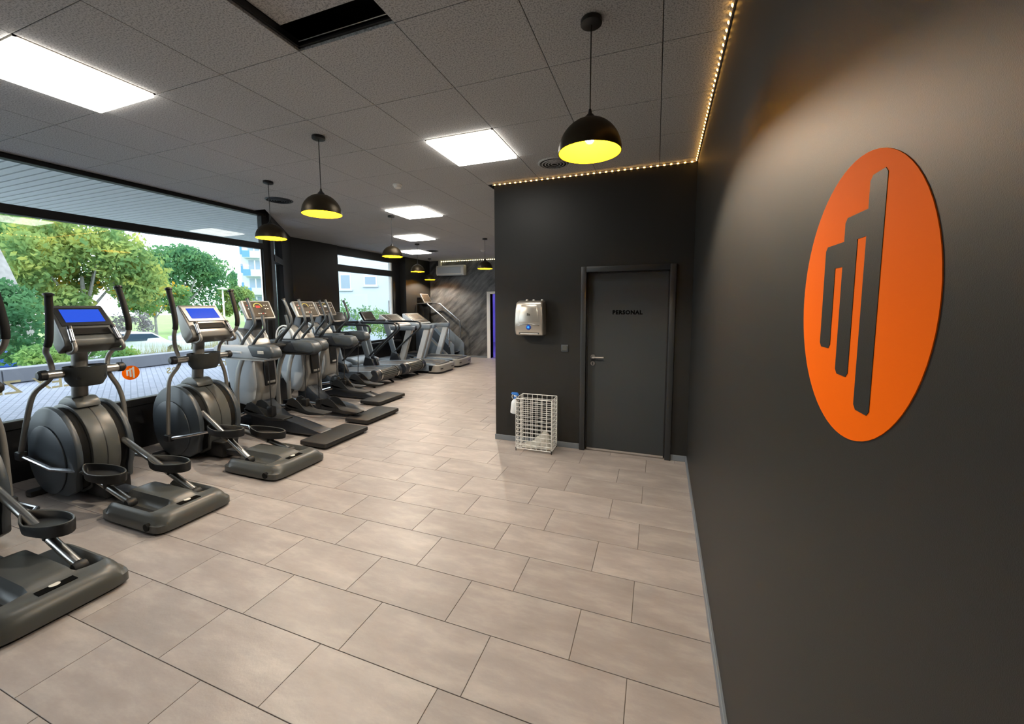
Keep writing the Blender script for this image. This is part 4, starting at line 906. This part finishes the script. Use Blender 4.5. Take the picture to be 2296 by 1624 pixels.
def silver_treadmill(loc, label):
    t = thing('silver_treadmill', label, 'treadmill', loc, 0, 'silver treadmills with curved rear plate')
    W = .42
    prof = []
    for k in range(13):
        a = math.radians(-90+180*k/12); prof.append((-.10+.10*math.cos(a) if abs(k-6) < 6 else -.12, W*math.sin(a) if False else (-W+2*W*k/12)))
    out = [(-.30,-W)] + [(-.16+.16*math.cos(math.radians(-90+15*k)), -W+.16+.16*math.sin(math.radians(-90+15*k))) for k in range(7)] + [(-.16+.16*math.cos(math.radians(15*k)), W-.16+.16*math.sin(math.radians(15*k))) for k in range(7)] + [(-.30,W)]
    bm = bmn(); prismz(bm, out, .045, .205); bevel(bm, .006, 1, 40); rp = obj('rear_plate', bm, M['silver'], t)
    for yy in (-.30, .22):
        bm = bmn(); box(bm, -.003, .002, yy-.07, yy+.05, .115, .135); obj('maker_mark', bm, M['black'], rp, sharp=0)
    bm = bmn(); prismz(bm, [(x-.03, y*.92) for x, y in out], 0.0, .05); obj('rear_skirt', bm, M['black'], t)
    bm = bmn(); box(bm, -1.75, -.10, -.27, .27, .15, .232); bevel(bm, .03, 3); obj('belt', bm, M['belt'], t)
    for sy in (-1, 1):
        bm = bmn(); prism(bm, [(-1.7,.06),(-.22,.06),(-.16,.21),(-.30,.235),(-1.7,.235)], *sorted((sy*.275, sy*W))); bevel(bm, .012, 2); sr = obj('side_rail', bm, M['bluegrey'], t)
        bm = bmn(); box(bm, -1.3, -.25, *sorted((sy*.27, sy*.30)), .228, .246); obj('rail_edge', bm, M['silver'], sr, sharp=0)
        bm = bmn(); tube(bm, [(-1.5,sy*.34,.10),(-1.5,sy*.34,0)], .03, 8, 1); obj('front_foot', bm, M['black'], t)
        bm = bmn(); prism(bm, [(-1.17,.22),(-1.02,.22),(-.74,1.08),(-.89,1.08)], *sorted((sy*(W-.06), sy*(W+.015)))); bevel(bm, .006, 1); up = obj('upright', bm, M['lightgrey'], t)
        bm = bmn(); prism(bm, [(-1.02,.23),(-1.0,.23),(-.72,1.08),(-.74,1.08)], *sorted((sy*(W-.05), sy*(W+.005)))); obj('upright_edge', bm, M['silver'], up)
        bm = bmn(); prism(bm, [(-1.42,1.03),(-.72,1.03),(-.70,1.12),(-.72,1.14),(-1.40,1.12)], *sorted((sy*(W-.09), sy*(W+.02)))); bevel(bm, .012, 2); obj('arm_rest', bm, M['bluegrey'], t)
    bm = bmn(); prism(bm, [(-2.0,.03),(-1.45,.08),(-1.30,.24),(-1.45,.29),(-1.9,.30),(-2.02,.22)], -.42, .42); bevel(bm, .04, 3); obj('motor_cover', bm, M['navy'], t, sharp=40)
    bm = bmn(); box(bm, -1.42, -1.10, -.36, .36, 1.04, 1.10); bevel(bm, .02, 2); obj('front_bridge', bm, M['navy'], t)
    Mx = Matrix.Translation((-1.52,0,1.26)) @ Matrix.Rotation(math.radians(-58), 4, 'Y')
    bm = bmn(); prism(bm, [(-.10,-.22),(.0,-.28),(.025,-.25),(.025,.25),(-.0,.28),(-.11,.20)], -.36, .36); bevel(bm, .03, 3); rot(bm, Mx); con = obj('console', bm, M['lightgrey'], t, sharp=40)
    bm = bmn(); box(bm, .018, .032, -.33, .33, -.21, .23); bevel(bm, .008, 1); rot(bm, Mx); pn = obj('console_panel', bm, M['black'], con)
    bm = bmn(); box(bm, .030, .036, -.20, .20, -.10, .18); rot(bm, Mx); obj('screen', bm, M['panelface'], pn, sharp=0)
    bm = bmn()
    for q in ((-.215,.215,.18,.195),(-.215,.215,-.115,-.10),(-.215,-.20,-.1,.18),(.20,.215,-.1,.18)): box(bm, .030, .039, q[0], q[1], q[2], q[3])
    rot(bm, Mx); obj('screen_trim', bm, M['silver'], pn, sharp=0)
    return t
silver_treadmill((-4.76,8.48,0), 'silver treadmill with curved rear plate beside the dark treadmill')
silver_treadmill((-4.80,9.52,0), 'silver treadmill with curved rear plate beside the stair climber')

# ------------------------------------------------------------------ stair climber
t = thing('stair_climber', 'dark stair climber with long handrails in the corner by the end wall', 'stair climber', (-5.6, 10.58, 0))
for sy in (-1, 1):
    bm = bmn(); prism(bm, [(-1.25,.04),(.02,.04),(.05,.10),(.05,.46),(-.03,.54),(-.55,.98),(-1.05,1.02),(-1.25,.80)], *sorted((sy*.30, sy*.35))); bevel(bm, .012, 2); sp = obj('side_panel', bm, M['bluegrey'], t)
    bm = bmn(); prism(bm, [(-.95,.93),(-.62,.93),(-.08,.40),(-.05,.20),(-.14,.20)], *sorted((sy*.345, sy*.356))); obj('panel_inlay', bm, M['navy'], sp)
    bm = bmn(); prism(bm, [(-.76,.62),(-.70,.64),(-.10,.16),(-.16,.12)], *sorted((sy*.352, sy*.372))); bevel(bm, .006, 1); obj('panel_strip', bm, M['silver'], sp)
    bm = bmn(); tube(bm, [(-1.22,sy*.30,1.68),(-.86,sy*.36,1.69),(-.72,sy*.37,1.62),(-.20,sy*.37,1.22),(-.10,sy*.37,1.06),(-.09,sy*.37,.40)], .02, 10, 5); obj('handrail', bm, M['chrome'], t)
for k in range(5):
    x = -.22-.20*k; z = .22+.19*k
    bm = bmn(); box(bm, x-.13, x+.13, -.28, .28, z-.025, z); bevel(bm, .006, 1); st = obj('step', bm, M['black'], t)
    bm = bmn(); box(bm, x+.118, x+.134, -.28, .28, z-.01, z+.004); obj('step_nosing', bm, M['steel'], st, sharp=0)
    bm = bmn(); box(bm, x-.13, x-.115, -.28, .28, z, z+.165); obj('riser', bm, M['blackm'], st, sharp=0)
bm = bmn(); box(bm, -1.3, .15, -.36, .36, 0, .05); bevel(bm, .01, 1); obj('base_frame', bm, M['black'], t)
bm = bmn(); prism(bm, [(-1.28,.1),(-1.12,.1),(-1.05,1.5),(-1.15,1.72),(-1.28,1.6)], -.16, .16); bevel(bm, .03, 2); obj('tower', bm, M['black'], t)
bm = bmn(); box(bm, -1.15, -.98, -.21, .21, 1.66, 1.72); bevel(bm, .015, 2); obj('console_shelf', bm, M['black'], t)
Mx = Matrix.Translation((-1.08,0,1.84)) @ Matrix.Rotation(math.radians(-30), 4, 'Y')
bm = bmn(); box(bm, -.02, .02, -.22, .22, -.15, .17); bevel(bm, .012, 2); rot(bm, Mx); c_ = obj('console', bm, M['silver'], t)
bm = bmn(); box(bm, .018, .026, -.19, .19, -.12, .14); rot(bm, Mx); obj('screen', bm, M['panelface'], c_, sharp=0)

# ------------------------------------------------------------------ window lettering and sticker (seen from behind, mirrored)
def glass_text(txt, y, z, size, label, bold=.002):
    me = text_mesh(txt, size, .0004, bold); me.materials.append(M['gold'])
    o = obj('window_lettering', me, None, None, (XW-.0525, y, z)); o.rotation_euler = (PI/2, 0, -PI/2)
    tag(o, label, 'lettering')
glass_text('FLEX', 2.10, .885, .175, 'mirrored gold capitals FLEX on the long window pane'); glass_text('ZI', 1.765, .885, .175, 'mirrored gold capitals ZI at the left of the long window pane')
glass_text('es', 3.08, .86, .15, 'mirrored gold letters es on the window behind an elliptical', .001); glass_text('ore', 3.72, .86, .15, 'mirrored gold letters ore on the window behind a cross trainer', .001)
t = thing('window_sticker', 'small round orange emblem sticker on the long window', 'sticker', (XW-.040, 2.665, .885))
emblem(t, 0, 0, .082, M['orange'], M['white'], lambda u, v, dd: (dd, -u, v), .0008)

# ------------------------------------------------------------------ outdoors
bm = bmn(); prismz(bm, [(-5.6,-8),(-5.75,4.4),(-7.2,6),(-7.2,30),(-13,30),(-13,-8)], -.12, -.02); struct('paved_forecourt', bm, M['paving'], 'pale paved forecourt outside the long window', sharp=0)
bm = bmn(); V = [bm.verts.new(p) for p in ((-13,-20,-.05),(-13,40,-.05),(-24,45,-1.1),(-24,-20,-1.1),(-140,-60,-1.0),(-140,160,-1.0))]; bm.faces.new((V[0],V[1],V[2],V[3])); bm.faces.new((V[3],V[2],V[5],V[4])); struct('lawn_ground', bm, M['lawn'], 'green ground beyond the forecourt wall', sharp=0)
bm = bmn(); prismz(bm, [(-23.5,-20),(-23.5,60),(-33,60),(-33,-20)], -1.15, -1.05); struct('parking_road', bm, M['concrete'], 'pale parking lane behind the low wall', sharp=0)
kw = struct('wall_kerb', (lambda b: (box(b, -13.32, -13.02, -6, 22, -.1, .26), b)[1])(bmn()), M['concrete'], 'low concrete kerb wall edging the planting')
bm = bmn(); box(bm, -13.36, -12.98, -.99, .99, .0, .31); bevel(bm, .01, 1); km = mesh_of(bm, 'kerb_stone', M['concrete'])
for k in range(14): obj('kerb_stone', km, None, kw, (0, -5+2.0*k, 0))
# soffit of slats with slab over it
bm = bmn(); box(bm, -9.35, -5.70, -3, 9.0, 3.15, 3.4); so = struct('ceiling_canopy', bm, M['void'], 'slatted white soffit outside above the window', sharp=0)
bm = bmn(); box(bm, -9.3, -5.72, -.0415, .0415, -.012, .012); sm = mesh_of(bm, 'soffit_slat', M['soffit'], 0)
for k in range(84): obj('soffit_slat', sm, None, so, (0, .1+.1075*k, 3.112))

def leaf_cloud(bm, c, rx, ry, rz, n, s, rng, hollow=.35, lumps=0):
    L = []
    for _ in range(lumps):
        a = rng.uniform(0, 2*PI); b = math.asin(rng.uniform(-.7, 1)); L.append((math.cos(a)*math.cos(b)*.72, math.sin(a)*math.cos(b)*.72, math.sin(b)*.72, rng.uniform(.28, .5)))
    for _ in range(n):
        a = rng.uniform(0, 2*PI); b = math.asin(rng.uniform(-1, 1)); q = (hollow + (1-hollow)*rng.random())**.6
        if L:
            lx, ly, lz, lr = rng.choice(L); q = rng.random()**.4*lr; p = Vector((lx, ly, lz)) + Vector((math.cos(a)*math.cos(b), math.sin(a)*math.cos(b), math.sin(b)))*q
        else: p = Vector((math.cos(a)*math.cos(b), math.sin(a)*math.cos(b), math.sin(b)))*q
        P = Vector((c[0]+p.x*rx, c[1]+p.y*ry, c[2]+p.z*rz))
        u = Vector((rng.gauss(0,1), rng.gauss(0,1), rng.gauss(0,.6))).normalized(); v = u.orthogonal().normalized(); v.rotate(Matrix.Rotation(rng.uniform(0, 6.28), 3, u))
        ss = s*rng.uniform(.6, 1.3)
        w_ = u.cross(v)
        bm.faces.new([bm.verts.new(P + v*ss), bm.verts.new(P + w_*ss*.5), bm.verts.new(P - v*ss), bm.verts.new(P - w_*ss*.5)])
def tree(name, label, base, h_tr, c, r, n, s, mt, seed, tr=.16, extra=None, lumps=14, cat='tree', bend=(0,0)):
    rng = random.Random(seed)
    t = thing(name, label, cat, base, group='greenery outside the long window')
    bm = bmn(); leaf_cloud(bm, (c[0]-base[0], c[1]-base[1], c[2]-base[2]), *r, n, s, rng, lumps=lumps); obj('foliage', bm, mt, t, sharp=0)
    if extra:
        bm = bmn(); leaf_cloud(bm, (c[0]-base[0], c[1]-base[1], c[2]-base[2]), *[q*.95 for q in r], extra, s, rng, lumps=4); obj('autumn_leaves', bm, M['leafO'], t, sharp=0)
    if tr:
        bm = bmn(); top = Vector((c[0]-base[0], c[1]-base[1], c[2]-base[2])); tube(bm, [(0,0,-.2), (top.x*.4+bend[0], top.y*.4+bend[1], h_tr*.5), (top.x*.8, top.y*.8, h_tr), tuple(top)], (tr, tr*.4), 8, 3)
        for k in range(5):
            a = k*1.26; tube(bm, [(top.x*.8, top.y*.8, h_tr*.9), (top.x+r[0]*.6*math.cos(a), top.y+r[1]*.6*math.sin(a), top.z+r[2]*.3)], (tr*.4, tr*.12), 6, 1)
        obj('trunk', bm, M['bark'], t)
    return t
tree('broadleaf_tree', 'large yellow-green tree filling the middle of the window view', (-29.8,12.4,-1.1), 2.5, (-29.8,12.4,3.3), (2.9,3.5,3.1), 15000, .15, M['leafA'], 1, .2, 260, 26)
tree('broadleaf_tree', 'tree with pale green crown behind the yellow-green one', (-38.5,11.3,-1.1), 3, (-38.5,11.3,4.6), (4.2,4.6,4.0), 11000, .19, M['leafC'], 2, .2, 0, 22)
tree('broadleaf_tree', 'rounded deep green tree standing on the lawn', (-45.2,26.4,-1.1), 3, (-45.2,26.4,4.0), (3.8,4.2,3.6), 13000, .19, M['leafB'], 3, .3, 0, 26)
tree('broadleaf_tree', 'small fresh green tree with orange leaves on the lawn', (-36.0,18.9,-1.1), 2, (-36.0,18.9,2.4), (2.0,2.4,1.9), 6000, .14, M['leafC'], 4, .12, 200, 14)
tree('broadleaf_tree', 'pale autumn tree beside the white lamp post', (-46.5,32.6,-1.1), 2, (-46.5,32.6,2.0), (2.0,2.2,2.0), 4500, .17, M['leafA'], 5, .15, 0, 12)
tree('broadleaf_tree', 'conifer-like dark tree beside the blue and white tower', (-58,40.9,-1), 2, (-58,40.9,3.6), (1.0,1.1,3.6), 2200, .2, M['leafB'], 6, .15, 0, 8)
tree('old_tree', 'leaning grey tree trunk with high crown at the window edge', (-20.6,7.1,-.6), 5.5, (-22.2,6.4,7.9), (3.6,3.6,2.0), 6000, .14, M['leafC'], 7, .36, 0, 16, bend=(.3,0))
tree('shrub', 'dense green shrub behind the kerb wall', (-18.5,5.3,-.3), .5, (-18.5,5.3,1.0), (1.6,1.7,1.6), 6500, .09, M['leafB'], 8, .05, 0, 16, 'shrub')
tree('shrub', 'low spreading green shrub nearest the kerb wall', (-15.6,6.4,-.2), .3, (-15.6,6.4,.3), (.9,1.2,.7), 3500, .07, M['leafC'], 9, .04, 0, 12, 'shrub')
tree('shrub', 'tall bright green shrub left of the shrubs by the kerb wall', (-22.3,3.6,-.7), .6, (-22.3,3.6,1.2), (1.7,1.9,2.1), 5500, .10, M['leafC'], 10, .05, 0, 14, 'shrub')
tree('shrub', 'bushy green hedge shrub below the lamp post', (-25.6,21.6,-1.1), .5, (-25.6,21.6,.35), (1.5,1.9,1.5), 6000, .10, M['leafB'], 12, .05, 0, 14, 'shrub')
tree('shrub', 'brown leafless shrub on the lawn', (-33,15.9,-1.1), .4, (-33,15.9,.3), (1.0,1.2,1.1), 1200, .09, M['bark'], 13, .04, 0, 10, 'shrub')
for k, (x, y) in enumerate(((-14.6,8.4),(-14.9,10.2),(-16.9,11.4),(-16.8,9.0),(-14.6,12.2),(-18.4,12.6))):
    rng = random.Random(40+k); bm = bmn()
    for q in range(160):
        a = rng.uniform(0, 6.28); r_ = rng.random()**.5*.8; px_, py_ = r_*math.cos(a), r_*math.sin(a); hh = rng.uniform(.25, .7); lx, ly = rng.gauss(0,.12), rng.gauss(0,.12)
        bm.faces.new([bm.verts.new((px_-.012, py_, -.1)), bm.verts.new((px_+.012, py_, -.1)), bm.verts.new((px_+lx, py_+ly, hh))])
    o = obj('grass_tuft', bm, M['drygrass'], None, (x, y, -.15), sharp=0); tag(o, 'tuft of dry ornamental grass behind the kerb wall', 'grass', 'dry grass tufts')
def car(loc, rz, label, paint):
    t = thing('parked_car', label, 'car', loc, rz)
    bm = bmn(); prism(bm, [(-2.1,.25),(2.1,.25),(2.15,.55),(2.0,.72),(1.1,.86),(.45,1.36),(-.9,1.42),(-1.75,1.02),(-2.12,.9)], -.86, .86)
    for v in bm.verts:
        if v.co.z > .9: v.co.y *= .80
    bevel(bm, .07, 3, 20); obj('body', bm, paint, t, sharp=40)
    for sy in (-1, 1):
        bm = bmn(); prism(bm, [(.95,.90),(.40,1.28),(-.82,1.33),(-1.45,1.0)], *sorted((sy*.70, sy*.80))); obj('side_window', bm, M['carglass'], t)
    bm = bmn(); prism(bm, [(1.08,.88),(.46,1.34),(.42,1.30),(1.02,.86)], -.66, .66); obj('windscreen', bm, M['carglass'], t)
    bm = bmn(); prism(bm, [(-1.72,1.03),(-.95,1.40),(-.92,1.36),(-1.68,.99)], -.62, .62); obj('rear_window', bm, M['carglass'], t)
    for x in (-1.3, 1.3):
        for sy in (-1, 1):
            bm = bmn(); lathe(bm, [(0,-.1),(.31,-.1),(.33,-.06),(.33,.06),(.31,.1),(0,.1)], 20, (x, sy*.80, .33), 'y'); wh = obj('wheel', bm, M['rubber'], t)
            bm = bmn(); lathe(bm, [(0,sy*.108),(.2,sy*.104),(.2,0)], 16, (x, sy*.80, .33), 'y'); obj('hub', bm, M['silver'], wh)
    for sy in (-1, 1):
        bm = bmn(); box(bm, 2.0, 2.13, *sorted((sy*.5, sy*.8)), .55, .70); obj('head_lamp', bm, M['whitep'], t, sharp=0)
car((-26.3,16.9,-1.05), 1.4, 'white parked car beyond the kerb wall behind the silver framed elliptical', M['carwhite'])
car((-25.3,12.3,-1.05), 1.5, 'white parked car beside the brown leafless shrub', M['carwhite'])
car((-25.3,7.6,-1.05), 1.5, 'blue parked car behind the black framed elliptical', M['carblue'])
for x, y, zt, lab in ((-36.2,24.2,3.2,'white lamp post in front of the pale autumn tree'), (-33,11.5,3.0,'white lamp post beside the dense shrubs')):
    t = thing('lamp_post', lab, 'lamp post', (x, y, -1.1))
    bm = bmn(); tube(bm, [(0,0,0),(0,0,zt+1.0)], (.09,.06), 10, 1); obj('pole', bm, M['white'], t)
    bm = bmn(); lathe(bm, [(0,.16),(.30,.06),(.42,0),(.36,-.05),(0,-.05)], 18, (0,0,zt+1.05)); obj('lamp_head', bm, M['white'], t)
# blue and white tower block
t = thing('tower_block', 'white and blue tower block with stacked balconies', 'building', (-59.5,46.5,-1)); t.rotation_euler = (0,0,.62)
bm = bmn(); box(bm, -3.2, 6, 0, 8, 0, 24); obj('body', bm, M['facade'], t, sharp=0)
for k in range(7):
    z = 1.5+2.9*k
    bm = bmn(); box(bm, -2.55, 1.2, -1.1, 0, z, z+1.1); obj('balcony', bm, M['facade'], t, sharp=0)
    bm = bmn(); box(bm, -2.57, -1.55, -1.16, -1.05, z+.1, z+1.1); obj('blue_infill', bm, M['blueplate'], t, sharp=0)
    bm = bmn(); box(bm, -2.1, .6, -.05, .02, z+1.1, z+2.6); wv = obj('window', bm, M['winpane'], t, sharp=0)
    bm = bmn(); box(bm, -1.3, -1.15, -.08, .0, z+1.1, z+2.6); obj('mullion', bm, M['white'], wv, sharp=0)
    bm = bmn(); box(bm, -3.25, -2.95, -.06, .02, z+.6, z+2.0); obj('blue_panel', bm, M['blueplate'], t, sharp=0)
# neighbouring house through second window
t = thing('neighbour_house', 'pale rendered house with red roof behind the second window', 'building', (-13.3,15.0,-.3)); t.rotation_euler = (0,0,.36)
bm = bmn(); box(bm, -2.3, 5.2, 0, 6, 0, 6.2); obj('body', bm, M['facade'], t, sharp=0)
bm = bmn(); prism(bm, [(2.0,4.35),(5.6,6.0),(5.6,6.2),(1.9,4.5)], -.5, .05); obj('porch_roof', bm, M['roofred'], t, sharp=0)
for x, z, ww, hh in ((-.45,3.05,.42,.62),(.72,3.1,.5,.36)):
    bm = bmn(); box(bm, x-ww/2-.05, x+ww/2+.05, -.03, .02, z-hh/2-.05, z+hh/2+.05); f_ = obj('window', bm, M['white'], t, sharp=0)
    bm = bmn(); box(bm, x-ww/2, x+ww/2, -.045, .0, z-hh/2, z+hh/2); obj('pane', bm, M['winpane'], f_, sharp=0)
    bm = bmn(); box(bm, x-ww/2-.12, x+ww/2+.12, -.08, .0, z-hh/2-.12, z-hh/2-.05); obj('sill', bm, M['facade'], f_, sharp=0)
bm = bmn(); box(bm, -.55, -.02, -.04, .02, .85, 1.55); sh_ = obj('shutter', bm, M['winpane'], t, sharp=0)
for k in range(7):
    bm = bmn(); box(bm, -.54, -.03, -.07, -.03, .88+.095*k, .93+.095*k); obj('slat', bm, M['bluegrey'], sh_, sharp=0)
bm = bmn()
for q in ((1.55,1.67,0,2.15),(2.35,2.47,0,2.15),(1.55,2.47,2.05,2.17),(1.55,2.47,.95,1.05)): box(bm, q[0], q[1], -.05, .02, q[2], q[3])
obj('door_frame', bm, M['brownframe'], t, sharp=0)
bm = bmn(); box(bm, 1.67, 2.35, -.03, .01, 0, 2.05); obj('door_glass', bm, M['facade'], t, sharp=0)
bm = bmn(); box(bm, 1.75, 2.25, -.30, -.02, 3.1, 3.5); bevel(bm, .02, 1); ou = obj('outdoor_unit', bm, M['lightgrey'], t)
bm = bmn(); lathe(bm, [(0,-.01),(.15,-.01),(.15,.0)], 18, (1.95,-.30,3.3), 'y'); obj('fan_grille', bm, M['gun'], ou)
tree('shrub', 'airy green shrub in front of the neighbouring house', (-10.9,12.9,0), .5, (-10.9,12.9,.95), (1.0,1.5,.75), 2200, .055, M['leafC'], 20, .03, 0, 12, 'shrub')
tree('shrub', 'tall thin-leaved shrub by the edge of the second window', (-10.3,10.7,0), .8, (-10.3,10.7,1.2), (.4,.45,.85), 500, .05, M['leafC'], 21, .02, 0, 9, 'shrub')
